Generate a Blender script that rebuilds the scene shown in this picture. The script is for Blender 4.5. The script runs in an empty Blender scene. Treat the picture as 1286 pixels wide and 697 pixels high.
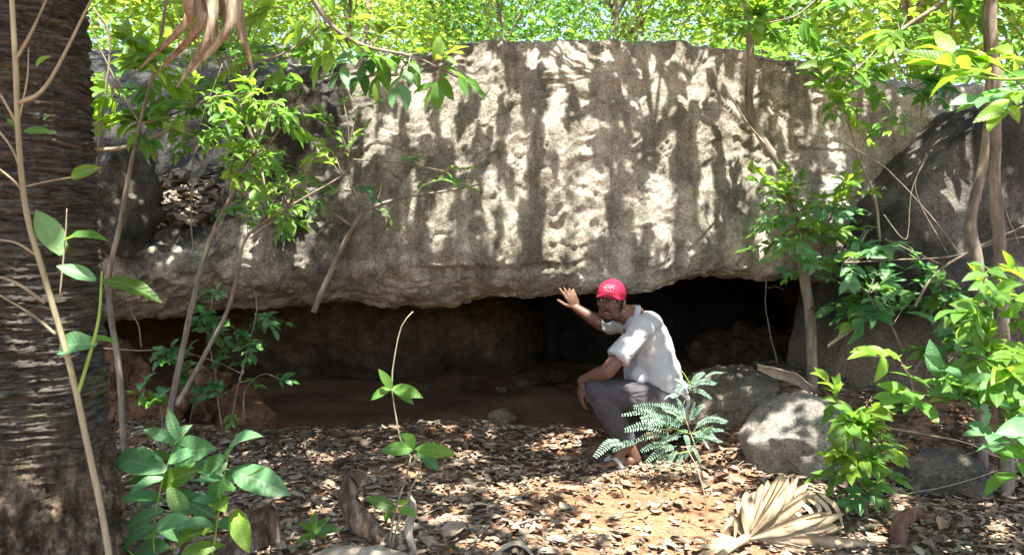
import bpy, math, random
import numpy as np
from mathutils import Vector, Matrix

random.seed(7)
RNG = np.random.default_rng(7)
sc = bpy.context.scene
COL = sc.collection

# ------------------------------------------------------------------ camera, sky, sun, exposure
CAM_Z, PITCH, FPX = 1.30, math.radians(2.9), 1000.0     # focal length in pixels of the 1286 px wide photograph
cam_d = bpy.data.cameras.new('camera'); cam = bpy.data.objects.new('camera', cam_d); COL.objects.link(cam)
cam_d.sensor_width = 36.0; cam_d.lens = 36.0 * FPX / 1286.0; cam_d.clip_start = 0.05; cam_d.clip_end = 2000
cam.location = (0, 0, CAM_Z); cam.rotation_euler = (math.pi / 2 - PITCH, 0, 0)
sc.camera = cam
cam_d.dof.use_dof = True; cam_d.dof.focus_distance = 4.7; cam_d.dof.aperture_fstop = 9.0

SUN = Vector((0.05, -0.35, 0.94)).normalized()           # direction towards the sun
world = bpy.data.worlds.new('World'); sc.world = world; world.use_nodes = True
wn = world.node_tree
sky = wn.nodes.new('ShaderNodeTexSky'); sky.sky_type = 'NISHITA'; sky.sun_disc = False
sky.sun_elevation = math.asin(SUN.z); sky.sun_rotation = math.atan2(SUN.x, SUN.y)
sky.air_density = 1.0; sky.dust_density = 2.0
wn.links.new(sky.outputs[0], wn.nodes['Background'].inputs[0]); wn.nodes['Background'].inputs[1].default_value = 0.115
sl = bpy.data.lights.new('sun', 'SUN'); sl.energy = 5.0; sl.angle = math.radians(0.5); sl.color = (1.0, 0.96, 0.90)
so = bpy.data.objects.new('sun', sl); COL.objects.link(so); so.location = (0, 0, 20)
so.rotation_euler = SUN.to_track_quat('Z', 'Y').to_euler()
sc.view_settings.view_transform = 'Standard'; sc.view_settings.look = 'None'
sc.view_settings.exposure = 2.25; sc.view_settings.gamma = 1.0
sc.render.engine = 'CYCLES'
cy = sc.cycles
cy.max_bounces = 6; cy.diffuse_bounces = 2; cy.glossy_bounces = 2; cy.transmission_bounces = 5; cy.transparent_max_bounces = 4
cy.sample_clamp_indirect = 6.0
cy.caustics_reflective = False; cy.caustics_refractive = False

# ------------------------------------------------------------------ pixels to places
CP, SP = math.cos(PITCH), math.sin(PITCH)
def W(px, py, Y):
    a = (px - 643.0) / FPX; b = (348.5 - py) / FPX
    d = Vector((a, CP + b * SP, -SP + b * CP))
    return Vector((0, 0, CAM_Z)) + d * (Y / d.y)
def sstep(a, b, x):
    t = np.clip((np.asarray(x, float) - a) / (b - a), 0, 1); return t * t * (3 - 2 * t)

# ------------------------------------------------------------------ noise (numpy)
_perm = RNG.permutation(256); _perm = np.concatenate([_perm, _perm, _perm])
_grad = RNG.normal(size=(256, 3)); _grad /= np.linalg.norm(_grad, axis=1)[:, None]
def pnoise(P):
    P = np.asarray(P, float); i = np.floor(P).astype(int); f = P - i
    u = f * f * f * (f * (f * 6 - 15) + 10); i = i & 255
    out = 0
    for dx in (0, 1):
        for dy in (0, 1):
            for dz in (0, 1):
                h = _perm[_perm[_perm[(i[:, 0] + dx) & 255] + ((i[:, 1] + dy) & 255)] + ((i[:, 2] + dz) & 255)]
                g = _grad[h]
                d = (f[:, 0] - dx) * g[:, 0] + (f[:, 1] - dy) * g[:, 1] + (f[:, 2] - dz) * g[:, 2]
                w = (u[:, 0] if dx else 1 - u[:, 0]) * (u[:, 1] if dy else 1 - u[:, 1]) * (u[:, 2] if dz else 1 - u[:, 2])
                out = out + w * d
    return out
def fbm(P, o=4, lac=2.1, gain=0.5):
    P = np.asarray(P, float); a = 1.0; s = 0
    for k in range(o):
        s = s + a * pnoise(P + 17.3 * k); P = P * lac; a *= gain
    return s

# ------------------------------------------------------------------ ground shape
def gh(x, y):
    x = np.asarray(x, float); y = np.asarray(y, float)
    h = 0.46 * sstep(0.95, 1.75, x) * sstep(4.15, 4.95, y) * (1 - 0.75 * sstep(5.3, 6.3, y))
    h = h - 0.07 * sstep(5.2, 5.5, y) * (1 - sstep(0.5, 1.2, x)) * (1 - sstep(7.0, 8.5, y))
    h = h + 0.05 * np.exp(-((y - 5.1 - 0.05 * np.sin(x * 3)) / 0.22) ** 2) * (1 - sstep(0.3, 1.0, x))
    h = h + 1.3 * sstep(8.4, 10.6, y) + np.maximum(0, y - 11) * 0.10 * (1 - sstep(40, 90, y)) 
    P = np.stack([x, y, 0 * x], -1).reshape(-1, 3)
    n = (0.10 * fbm(P * 0.6, 3) + 0.02 * fbm(P * 4, 3)).reshape(x.shape)
    return h + n * np.clip(1.2 - np.abs(y) / 300, 0.2, 1)
def gz(x, y): return float(gh(np.array([x]), np.array([y]))[0])
def G(px, py):
    """point of the ground under a pixel"""
    p = None
    for k in range(160):
        Y = 2.0 + k * 0.05
        p = W(px, py, Y)
        if p.z <= gz(p.x, p.y): return Vector((p.x, p.y, gz(p.x, p.y)))
    return p

# ------------------------------------------------------------------ scene helpers
ORG = {}
def link(o): COL.objects.link(o); return o
def thing(name, label, cat, loc, group=None):
    o = link(bpy.data.objects.new(name, None)); o.empty_display_size = 0.1
    o.location = loc; ORG[o] = Vector(loc); o['label'] = label; o['category'] = cat
    if group: o['group'] = group
    return o
def tag(o, label, cat, group=None):
    o['label'] = label; o['category'] = cat
    if group: o['group'] = group
    return o
def mesh_np(name, V, F, mat, smooth=True):
    V = np.asarray(V, np.float32); F = np.asarray(F, np.int32)
    me = bpy.data.meshes.new(name); n, k = F.shape
    me.vertices.add(len(V)); me.vertices.foreach_set('co', V.ravel())
    me.loops.add(n * k); me.loops.foreach_set('vertex_index', F.ravel())
    me.polygons.add(n); me.polygons.foreach_set('loop_start', np.arange(n, dtype=np.int32) * k)
    me.update(calc_edges=True)
    if smooth: me.polygons.foreach_set('use_smooth', np.ones(n, bool))
    if mat: me.materials.append(mat)
    return me
def part(name, V, F, mat, parent=None, origin=None, smooth=True, label=None):
    """a mesh given in world coordinates, hung under parent or set at origin"""
    org = ORG[parent] if parent is not None else Vector(origin if origin is not None else (0, 0, 0))
    V = np.asarray(V, float) - np.array(org)
    o = link(bpy.data.objects.new(name, mesh_np(name, V, F, mat, smooth)))
    if parent is not None: o.parent = parent; ORG[o] = org
    else: o.location = org; ORG[o] = org
    if label: o['label'] = label
    return o
def sub(name, V, F, mat, prt, **k):
    return part(name, V, F, mat, prt, **k)

class MB:
    """collects quads/tris of one mesh (tris stored as degenerate-free separate list)"""
    def __init__(s): s.V = []; s.F = []; s.n = 0
    def add(s, V, F):
        V = np.asarray(V, float).reshape(-1, 3); F = np.asarray(F, int)
        if F.shape[1] == 4: F = np.concatenate([F[:, [0, 1, 2]], F[:, [0, 2, 3]]])
        s.V.append(V); s.F.append(F + s.n); s.n += len(V); return s
    def get(s): return np.concatenate(s.V), np.concatenate(s.F)

def catmull(P, n):
    """n samples through the points P (k,d)"""
    P = np.asarray(P, float); k = len(P)
    Q = np.vstack([2 * P[0] - P[1], P, 2 * P[-1] - P[-2]])
    t = np.linspace(0, k - 1 - 1e-9, n); i = t.astype(int); u = (t - i)[:, None]
    a, b, c, d = Q[i], Q[i + 1], Q[i + 2], Q[i + 3]
    return 0.5 * (2 * b + (c - a) * u + (2 * a - 5 * b + 4 * c - d) * u ** 2 + (3 * b - a - 3 * c + d) * u ** 3)
def tube(P, R, seg=7, n=None, wob=0.0, cap=True):
    P = np.asarray([tuple(p) for p in P], float); R = np.asarray(R, float) if np.ndim(R) else np.full(len(P), float(R))
    if n:
        PR = catmull(np.column_stack([P, R]), n); P = PR[:, :3]; R = np.maximum(PR[:, 3], 1e-4)
    if wob:
        P = P + wob * np.stack([fbm(P * 5 + 3.1, 2), fbm(P * 5 + 9.7, 2), 0 * R], -1)
    m = len(P); T = np.gradient(P, axis=0); T /= np.linalg.norm(T, axis=1)[:, None] + 1e-9
    a = np.array([0.31, 0.9, 0.3]); N = np.cross(T[0], a); N /= np.linalg.norm(N)
    V = np.zeros((m, seg, 3)); an = np.linspace(0, 2 * math.pi, seg, endpoint=False)
    for i in range(m):
        N = N - T[i] * N.dot(T[i]); N /= np.linalg.norm(N) + 1e-9; B = np.cross(T[i], N)
        V[i] = P[i] + R[i] * (np.cos(an)[:, None] * N + np.sin(an)[:, None] * B)
    V = V.reshape(-1, 3)
    j = np.arange(seg); F = []
    for i in range(m - 1):
        F.append(np.stack([i * seg + j, i * seg + (j + 1) % seg, (i + 1) * seg + (j + 1) % seg, (i + 1) * seg + j], -1))
    F = np.concatenate(F); F = np.concatenate([F[:, [0, 1, 2]], F[:, [0, 2, 3]]])
    if cap:
        k = len(V); V = np.vstack([V, P[0], P[-1]])
        F = np.vstack([F, np.stack([np.full(seg, k), (j + 1) % seg, j], -1), np.stack([np.full(seg, k + 1), (m - 1) * seg + j, (m - 1) * seg + (j + 1) % seg], -1)])
    return V, F
def grid_faces(a, b, close_b=False):
    i, j = np.meshgrid(np.arange(a - 1), np.arange(b if close_b else b - 1), indexing='ij'); i = i.ravel(); j = j.ravel(); j2 = (j + 1) % b
    return np.stack([i * b + j, (i + 1) * b + j, (i + 1) * b + j2, i * b + j2], -1)
_ico = {}
def ico(s):
    if s not in _ico:
        import bmesh
        bm = bmesh.new(); bmesh.ops.create_icosphere(bm, subdivisions=s, radius=1.0)
        bm.verts.ensure_lookup_table()
        _ico[s] = (np.array([v.co[:] for v in bm.verts]), np.array([[v.index for v in f.verts] for f in bm.faces])); bm.free()
    return _ico[s]

# ------------------------------------------------------------------ materials
def newmat(name):
    m = bpy.data.materials.new(name); m.use_nodes = True; nt = m.node_tree
    return m, nt, nt.nodes['Principled BSDF']
def nd(nt, t, ins=None, **at):
    n = nt.nodes.new(t)
    for k, v in at.items(): setattr(n, k, v)
    for k, v in (ins or {}).items():
        s = n.inputs[k]
        if hasattr(v, 'is_output') or isinstance(v, bpy.types.NodeSocket): nt.links.new(v, s)
        else: s.default_value = v
    return n
def ramp(nt, fac, stops, interp='LINEAR'):
    r = nt.nodes.new('ShaderNodeValToRGB'); r.color_ramp.interpolation = interp
    e = r.color_ramp.elements
    while len(e) < len(stops): e.new(0.5)
    for el, (p, c) in zip(e, stops):
        el.position = p; el.color = (*c, 1) if len(c) == 3 else c
    nt.links.new(fac, r.inputs[0]); return r.outputs[0]
def mixc(nt, f, a, b, bt='MIX'):
    n = nt.nodes.new('ShaderNodeMix'); n.data_type = 'RGBA'; n.blend_type = bt
    for s, v in ((n.inputs[0], f), (n.inputs[6], a), (n.inputs[7], b)):
        if isinstance(v, bpy.types.NodeSocket): nt.links.new(v, s)
        elif isinstance(v, (int, float)): s.default_value = v
        else: s.default_value = (*v, 1)
    return n.outputs[2]
def coords(nt, scale=(1, 1, 1), kind='Object', loc=(0, 0, 0)):
    if kind == 'Position': v = nt.nodes.new('ShaderNodeNewGeometry').outputs['Position']
    else: v = nt.nodes.new('ShaderNodeTexCoord').outputs[kind]
    return nd(nt, 'ShaderNodeMapping', {'Vector': v, 'Scale': scale, 'Location': loc}).outputs[0]
def noise_n(nt, vec, scale, detail=6, rough=0.6, dist=0.0):
    return nd(nt, 'ShaderNodeTexNoise', {'Vector': vec, 'Scale': scale, 'Detail': detail, 'Roughness': rough, 'Distortion': dist}).outputs[0]
def bump(nt, b, h, strength=0.5, dist=0.02, prev=None):
    n = nd(nt, 'ShaderNodeBump', {'Height': h, 'Strength': strength, 'Distance': dist})
    if prev is not None: nt.links.new(prev, n.inputs['Normal'])
    nt.links.new(n.outputs[0], b.inputs['Normal']); return n.outputs[0]
def maths(nt, op, a, b=0.0):
    n = nt.nodes.new('ShaderNodeMath'); n.operation = op
    for s, v in zip(n.inputs, (a, b)):
        if isinstance(v, bpy.types.NodeSocket): nt.links.new(v, s)
        else: s.default_value = v
    return n.outputs[0]

def rock_mat(name, light, mid, dark, stain, streak=0.5, black=None, low=None, speck=1.0, bstr=0.6):
    m, nt, b = newmat(name); P = coords(nt, kind='Position')
    n1 = noise_n(nt, P, 1.7, 9, 0.62, 0.4)
    c = ramp(nt, n1, [(0.33, dark), (0.47, mid), (0.62, light)])
    n2 = noise_n(nt, P, 8, 8, 0.7)
    c = mixc(nt, 0.75, c, ramp(nt, n2, [(0.34, (0.22, 0.2, 0.17)), (0.5, (0.52, 0.5, 0.47)), (0.66, (0.80, 0.78, 0.73))]), 'OVERLAY')
    ps = coords(nt, (9.0, 9.0, 0.6), 'Position')
    n3 = noise_n(nt, ps, 1.0, 6, 0.6, 0.2)
    fs = ramp(nt, n3, [(0.44, (0, 0, 0)), (0.6, (1, 1, 1))])
    c = mixc(nt, maths(nt, 'MULTIPLY', fs, streak), c, stain)
    n6 = noise_n(nt, coords(nt, (5.5, 5.5, 0.4), 'Position', (4, 2, 9)), 1.0, 5, 0.6, 0.3)
    c = mixc(nt, maths(nt, 'MULTIPLY', ramp(nt, n6, [(0.50, (0, 0, 0)), (0.62, (1, 1, 1))]), streak * 0.55), c, tuple(v * 1.5 for v in stain))
    n5 = noise_n(nt, P, 3.1, 5, 0.6)
    c = mixc(nt, maths(nt, 'MULTIPLY', ramp(nt, n5, [(0.56, (0, 0, 0)), (0.68, (1, 1, 1))]), 0.45), c, tuple(min(1, v * 1.25) for v in light))
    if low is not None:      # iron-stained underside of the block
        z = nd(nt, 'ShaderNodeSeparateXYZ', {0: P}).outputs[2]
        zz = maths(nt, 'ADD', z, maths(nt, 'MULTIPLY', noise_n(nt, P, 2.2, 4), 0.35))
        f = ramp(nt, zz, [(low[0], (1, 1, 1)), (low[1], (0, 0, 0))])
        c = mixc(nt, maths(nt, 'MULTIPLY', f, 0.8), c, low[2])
    if black is not None:    # black biofilm
        x = nd(nt, 'ShaderNodeSeparateXYZ', {0: P}).outputs[0]
        xx = maths(nt, 'ADD', x, maths(nt, 'MULTIPLY', noise_n(nt, coords(nt, (5, 5, .45), 'Position'), 0.6, 5), 1.6))
        f = ramp(nt, maths(nt, 'ADD', maths(nt, 'MULTIPLY', xx, 0.1), 0.5), [(black[0], (1, 1, 1)), (black[1], (0, 0, 0))])
        lich = ramp(nt, noise_n(nt, P, 4.5, 8, 0.7), [(0.47, (1, 1, 1)), (0.6, (0, 0, 0))])
        zb_ = nd(nt, 'ShaderNodeSeparateXYZ', {0: P}).outputs[2]
        zf = ramp(nt, maths(nt, 'ADD', maths(nt, 'MULTIPLY', zb_, 0.5), maths(nt, 'MULTIPLY', noise_n(nt, P, 3.0, 5), 0.4)), [(0.70, (.25, .25, .25)), (0.84, (1, 1, 1))])
        f = maths(nt, 'MULTIPLY', f, zf)
        c = mixc(nt, maths(nt, 'MULTIPLY', f, maths(nt, 'MULTIPLY', lich, 0.9)), c, (0.035, 0.034, 0.036))
    n4 = noise_n(nt, P, 70, 4, 0.75)
    c = mixc(nt, 0.48 * speck, c, ramp(nt, n4, [(0.38, (0.10, 0.09, 0.08)), (0.5, (0.5, 0.5, 0.5)), (0.64, (0.92, 0.9, 0.86))]), 'OVERLAY')
    dv_ = nd(nt, 'ShaderNodeVectorMath', {0: P, 1: nd(nt, 'ShaderNodeVectorMath', {0: nd(nt, 'ShaderNodeTexNoise', {'Vector': P, 'Scale': 3.0, 'Detail': 5.0}).outputs[1], 1: (0.5, 0.5, 0.5)}, operation='MULTIPLY').outputs[0]}).outputs[0]
    vr = nd(nt, 'ShaderNodeTexVoronoi', {'Vector': dv_, 'Scale': 1.6}, feature='DISTANCE_TO_EDGE').outputs[0]
    ckm = maths(nt, 'MULTIPLY', ramp(nt, vr, [(0.0, (1, 1, 1)), (0.012, (0, 0, 0))]), ramp(nt, noise_n(nt, P, 1.3, 3), [(0.6, (0, 0, 0)), (0.66, (1, 1, 1))]))
    c = mixc(nt, maths(nt, 'MULTIPLY', ckm, 0.6), c, tuple(v * 0.5 for v in dark))
    nt.links.new(c, b.inputs['Base Color']); b.inputs['Roughness'].default_value = 0.92
    b.inputs['Specular IOR Level'].default_value = 0.25
    p = bump(nt, b, maths(nt, 'SUBTRACT', noise_n(nt, P, 30, 10, 0.75), maths(nt, 'MULTIPLY', ckm, 0.6)), min(1, bstr * 1.6), 0.045)
    p = bump(nt, b, noise_n(nt, P, 110, 5, 0.7), bstr, 0.008, p)
    return m
M = {}
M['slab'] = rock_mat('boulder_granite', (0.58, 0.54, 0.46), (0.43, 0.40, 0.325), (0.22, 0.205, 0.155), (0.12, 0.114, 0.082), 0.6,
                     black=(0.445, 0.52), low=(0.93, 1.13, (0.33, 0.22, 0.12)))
M['darkrock'] = rock_mat('dark_gneiss', (0.21, 0.195, 0.165), (0.095, 0.09, 0.078), (0.045, 0.043, 0.038), (0.03, 0.029, 0.026), 0.55, low=(0.75, 1.25, (0.30, 0.24, 0.17)))
M['greyrock'] = rock_mat('grey_stone', (0.38, 0.355, 0.31), (0.26, 0.24, 0.205), (0.13, 0.12, 0.10), (0.10, 0.092, 0.078), 0.3)
M['brownrock'] = rock_mat('cave_stone', (0.19, 0.135, 0.085), (0.125, 0.088, 0.055), (0.07, 0.05, 0.032), (0.04, 0.03, 0.02), 0.4)  # base colour lowered so the hollow looks more shaded
M['caveshade'] = rock_mat('shade_dark_stone', (0.07, 0.06, 0.05), (0.04, 0.035, 0.03), (0.022, 0.02, 0.018), (0.016, 0.015, 0.013), 0.4)  # near-black base colour stands in for deep shade in the recess
M['midrock'] = rock_mat('brown_grey_stone', (0.34, 0.29, 0.22), (0.225, 0.195, 0.15), (0.115, 0.10, 0.08), (0.085, 0.078, 0.065), 0.4)
M['blotrock'] = rock_mat('blotchy_stone', (0.26, 0.20, 0.14), (0.13, 0.115, 0.10), (0.055, 0.054, 0.052), (0.05, 0.05, 0.05), 0.4)
M['tanrock'] = rock_mat('tan_stone', (0.42, 0.33, 0.22), (0.33, 0.25, 0.16), (0.22, 0.16, 0.10), (0.16, 0.12, 0.07), 0.2)
M['laterite'] = rock_mat('laterite_earth', (0.33, 0.18, 0.095), (0.24, 0.12, 0.06), (0.15, 0.072, 0.038), (0.12, 0.06, 0.032), 0.15, bstr=0.7)

m, nt, b = newmat('forest_soil'); P = coords(nt, kind='Position')
c = ramp(nt, noise_n(nt, P, 1.2, 6), [(0.32, (0.17, 0.09, 0.05)), (0.52, (0.29, 0.155, 0.085)), (0.7, (0.39, 0.22, 0.13))])
c = mixc(nt, 0.8, c, ramp(nt, noise_n(nt, P, 55, 6, 0.75), [(0.32, (0.22, 0.2, 0.18)), (0.5, (0.5, 0.5, 0.5)), (0.7, (0.8, 0.78, 0.75))]), 'OVERLAY')
nt.links.new(c, b.inputs['Base Color']); b.inputs['Roughness'].default_value = 0.95; b.inputs['Specular IOR Level'].default_value = 0.1
p = bump(nt, b, noise_n(nt, P, 30, 8, 0.75), 0.9, 0.02); bump(nt, b, nd(nt, 'ShaderNodeTexVoronoi', {'Vector': P, 'Scale': 45.0}).outputs[0], 0.5, 0.012, p)
M['soil'] = m

def leaf_mat(name, col, trans, tmix=0.42, rough=0.42, island=False, var=0.35, hue=(0.25, 0.22, 0.03), spec=0.32):
    m, nt, b = newmat(name)
    if island: r = nt.nodes.new('ShaderNodeNewGeometry').outputs['Random Per Island']
    else: r = nd(nt, 'ShaderNodeObjectInfo').outputs['Random']
    dk = tuple(v * (1 - var) for v in col); lt = tuple(min(1, v * (1 + var)) for v in col)
    c = ramp(nt, r, [(0.0, dk), (0.45, col), (0.85, lt), (1.0, tuple(0.6 * a + 0.4 * h for a, h in zip(lt, hue)))])
    tk = tuple(v * (1 - var * 0.6) for v in trans); tl = tuple(min(1, v * (1 + var * 0.6)) for v in trans)
    t = ramp(nt, r, [(0.0, tk), (0.5, trans), (1.0, tl)])
    if not island:
        O = nt.nodes.new('ShaderNodeTexCoord').outputs['Object']; xyz = nd(nt, 'ShaderNodeSeparateXYZ', {0: O})
        ax = maths(nt, 'ABSOLUTE', xyz.outputs[0])
        rib = ramp(nt, ax, [(0.006, (1, 1, 1)), (0.02, (0, 0, 0))])
        vein = maths(nt, 'SINE', maths(nt, 'MULTIPLY', maths(nt, 'SUBTRACT', xyz.outputs[1], maths(nt, 'MULTIPLY', ax, 0.8)), 62.0))
        vf = ramp(nt, maths(nt, 'ADD', maths(nt, 'MULTIPLY', vein, 0.5), 0.5), [(0.86, (0, 0, 0)), (1.0, (1, 1, 1))])
        f = maths(nt, 'MAXIMUM', maths(nt, 'MULTIPLY', rib, 0.55), maths(nt, 'MULTIPLY', vf, 0.22))
        c = mixc(nt, f, c, tuple(min(1, 0.5 * v + 0.5 * w + 0.04) for v, w in zip(lt, (0.32, 0.4, 0.16))))
        blot = noise_n(nt, nd(nt, 'ShaderNodeVectorMath', {0: O, 1: (0, 0, 0)}).outputs[0], 6, 4)
        c = mixc(nt, 0.3, c, ramp(nt, blot, [(0.35, (0.3, 0.3, 0.3)), (0.65, (0.7, 0.7, 0.6))]), 'OVERLAY')
        ro = nd(nt, 'ShaderNodeVectorMath', {0: O, 1: nd(nt, 'ShaderNodeCombineXYZ', {0: maths(nt, 'MULTIPLY', r, 37.0), 1: maths(nt, 'MULTIPLY', r, 91.0)}).outputs[0]}).outputs[0]
        sp_ = ramp(nt, noise_n(nt, ro, 5.0, 5, 0.65), [(0.64, (0, 0, 0)), (0.69, (1, 1, 1))])
        c = mixc(nt, maths(nt, 'MULTIPLY', sp_, 0.75), c, (0.24, 0.17, 0.05)); t = mixc(nt, maths(nt, 'MULTIPLY', sp_, 0.75), t, (0.25, 0.15, 0.03))
        bump(nt, b, vein, 0.12, 0.01)
    nt.links.new(c, b.inputs['Base Color']); b.inputs['Roughness'].default_value = rough; b.inputs['Specular IOR Level'].default_value = spec
    tr = nd(nt, 'ShaderNodeBsdfTranslucent', {'Color': t})
    mx = nd(nt, 'ShaderNodeMixShader', {0: tmix, 1: b.outputs[0], 2: tr.outputs[0]})
    nt.links.new(mx.outputs[0], nt.nodes['Material Output'].inputs[0]); return m
M['leaf_mid'] = leaf_mat('leaf_green', (0.075, 0.18, 0.03), (0.22, 0.46, 0.04), 0.45)
M['leaf_blue'] = leaf_mat('leaf_bluish', (0.10, 0.235, 0.10), (0.2, 0.46, 0.10), rough=0.45)
M['leaf_bright'] = leaf_mat('leaf_yellow_green', (0.12, 0.23, 0.025), (0.36, 0.58, 0.04), 0.5)
M['leaf_dark'] = leaf_mat('leaf_dark', (0.035, 0.125, 0.035), (0.09, 0.30, 0.04), 0.38, 0.3)
M['frond'] = leaf_mat('feathery_leaflets', (0.25, 0.40, 0.28), (0.28, 0.48, 0.24), 0.4, 0.5, island=True)
M['crown_a'] = leaf_mat('crown_leaves_yellow', (0.11, 0.20, 0.03), (0.40, 0.64, 0.07), 0.5, 0.45, island=True, var=0.4)
M['crown_b'] = leaf_mat('crown_leaves_green', (0.07, 0.16, 0.03), (0.24, 0.50, 0.05), 0.48, 0.45, island=True, var=0.45)
M['crown_c'] = leaf_mat('crown_leaves_grey_green', (0.14, 0.19, 0.12), (0.28, 0.40, 0.18), 0.4, 0.5, island=True, var=0.3)
M['crown_d'] = leaf_mat('crown_leaves_deep', (0.035, 0.10, 0.025), (0.10, 0.28, 0.03), 0.4, 0.4, island=True, var=0.5)
M['crown_e'] = leaf_mat('crown_leaves_lemon', (0.13, 0.21, 0.035), (0.46, 0.66, 0.08), 0.5, 0.45, island=True, var=0.4)
M['canopy'] = leaf_mat('canopy_leaves', (0.06, 0.12, 0.025), (0.12, 0.22, 0.03), 0.3, 0.5, island=True)

def bark_mat(name, a, bcol, cc, zs=0.25, sc_=18, bs=0.6):
    m, nt, b = newmat(name); P = coords(nt, (1, 1, zs), 'Position')
    n = noise_n(nt, P, sc_, 8, 0.7)
    c = ramp(nt, n, [(0.3, a), (0.5, bcol), (0.72, cc)])
    c = mixc(nt, 0.5, c, ramp(nt, noise_n(nt, coords(nt, kind='Position'), 5, 4), [(0.35, (0.35, 0.35, 0.33)), (0.65, (0.66, 0.66, 0.62))]), 'OVERLAY')
    nt.links.new(c, b.inputs['Base Color']); b.inputs['Roughness'].default_value = 0.9; b.inputs['Specular IOR Level'].default_value = 0.2
    bump(nt, b, n, bs, 0.01); return m
M['bark'] = bark_mat('twig_bark', (0.09, 0.07, 0.05), (0.19, 0.155, 0.115), (0.34, 0.30, 0.24))
M['bark_pale'] = bark_mat('pale_stem_bark', (0.17, 0.145, 0.085), (0.26, 0.225, 0.14), (0.36, 0.32, 0.22), 0.2, 30, 0.6)
M['bark_dark'] = bark_mat('dark_bark', (0.05, 0.04, 0.03), (0.10, 0.08, 0.06), (0.19, 0.16, 0.125))
M['stem_green'] = bark_mat('green_stem', (0.12, 0.20, 0.04), (0.20, 0.30, 0.06), (0.30, 0.38, 0.10), 0.2, 20, 0.15)
M['dry'] = bark_mat('dry_palm_fibre', (0.26, 0.18, 0.105), (0.40, 0.295, 0.185), (0.52, 0.42, 0.29), 0.6, 14, 0.5)
M['dry_dark'] = bark_mat('weathered_petiole', (0.035, 0.022, 0.017), (0.13, 0.085, 0.06), (0.42, 0.34, 0.27), 0.25, 34, 0.9)
M['dry_grey'] = bark_mat('grey_dead_frond', (0.19, 0.145, 0.10), (0.34, 0.28, 0.21), (0.55, 0.48, 0.40), 0.3, 16, 0.5)
M['frondstrip'] = bark_mat('withered_frond', (0.10, 0.075, 0.05), (0.27, 0.215, 0.15), (0.50, 0.44, 0.36), 0.10, 45, 0.6)
M['dry_red'] = bark_mat('reddish_stub', (0.06, 0.03, 0.022), (0.15, 0.075, 0.055), (0.26, 0.15, 0.11), 0.3, 40, 0.9)

def litter_mat():
    m, nt, b = newmat('dead_leaves'); g = nt.nodes.new('ShaderNodeNewGeometry').outputs['Random Per Island']
    c = ramp(nt, g, [(0.0, (0.09, 0.062, 0.042)), (0.22, (0.15, 0.105, 0.07)), (0.5, (0.22, 0.163, 0.112)), (0.75, (0.28, 0.215, 0.155)), (0.9, (0.33, 0.265, 0.20)), (0.95, (0.30, 0.17, 0.09)), (1.0, (0.40, 0.34, 0.275))])
    c = mixc(nt, 0.6, c, ramp(nt, noise_n(nt, coords(nt, kind='Position'), 60, 5), [(0.3, (0.28, 0.27, 0.26)), (0.7, (0.7, 0.7, 0.68))]), 'OVERLAY')
    nt.links.new(c, b.inputs['Base Color']); b.inputs['Roughness'].default_value = 0.75; b.inputs['Specular IOR Level'].default_value = 0.3
    bump(nt, b, noise_n(nt, coords(nt, kind='Position'), 120, 4), 0.4, 0.004)
    return m
M['litter'] = litter_mat()

# ------------------------------------------------------------------ ground sheet
def axis(a, b, s, lo, hi):
    core = np.arange(a, b + 1e-6, s); out = [core]; x = b; st = s
    up = []
    while x < hi: st *= 1.25; x += st; up.append(x)
    x = a; st = s; dn = []
    while x > lo: st *= 1.25; x -= st; dn.append(x)
    return np.concatenate([dn[::-1], core, up])
gx = axis(-4.2, 4.2, 0.035, -500, 500); gy = axis(2.2, 8.5, 0.035, -300, 700)
GX, GY = np.meshgrid(gx, gy, indexing='ij'); GZ = gh(GX, GY)
GZ = GZ + 0.012 * fbm(np.stack([GX, GY, 0 * GX], -1).reshape(-1, 3) * 9, 4).reshape(GX.shape) * (np.abs(GX) < 6)
g = part('ground', np.stack([GX, GY, GZ], -1).reshape(-1, 3), grid_faces(len(gx), len(gy)), M['soil'])
g['kind'] = 'structure'

# ------------------------------------------------------------------ the overhanging boulder
def itp(px, tab): k = sorted(tab); return np.interp(px, k, [tab[q] for q in k])
LIP = {-250: 400, 60: 400, 160: 396, 250: 391, 310: 388, 400: 385, 480: 384, 560: 385, 610: 380, 650: 374, 700: 372, 780: 374, 830: 369, 860: 358, 890: 349, 930: 346, 1000: 344, 1060: 352, 1210: 380, 1420: 400}
CRK = {-250: 345, 60: 345, 250: 345, 350: 338, 420: 334, 470: 319, 540: 326, 600: 331, 700: 338, 780: 342, 840: 336, 890: 320, 1000: 314, 1210: 340, 1420: 350}
TOP = {-250: 285, 60: 288, 160: 290, 235: 290, 265: 270, 295: 170, 315: 105, 345: 84, 420: 76, 460: 68, 520: 60, 600: 50, 700: 46, 780: 48, 862: 49, 876: 56, 890: 52, 940: 56, 1000: 63, 1045: 72, 1060: 80, 1130: 98, 1210: 108, 1300: 115, 1420: 150}
NC = 470
pxs = np.linspace(-250, 1420, NC)
segn = [3, 5, 6, 12, 34, 46, 60, 24, 14, 12, 12, 8, 6, 6, 3]
RING = []
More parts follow.
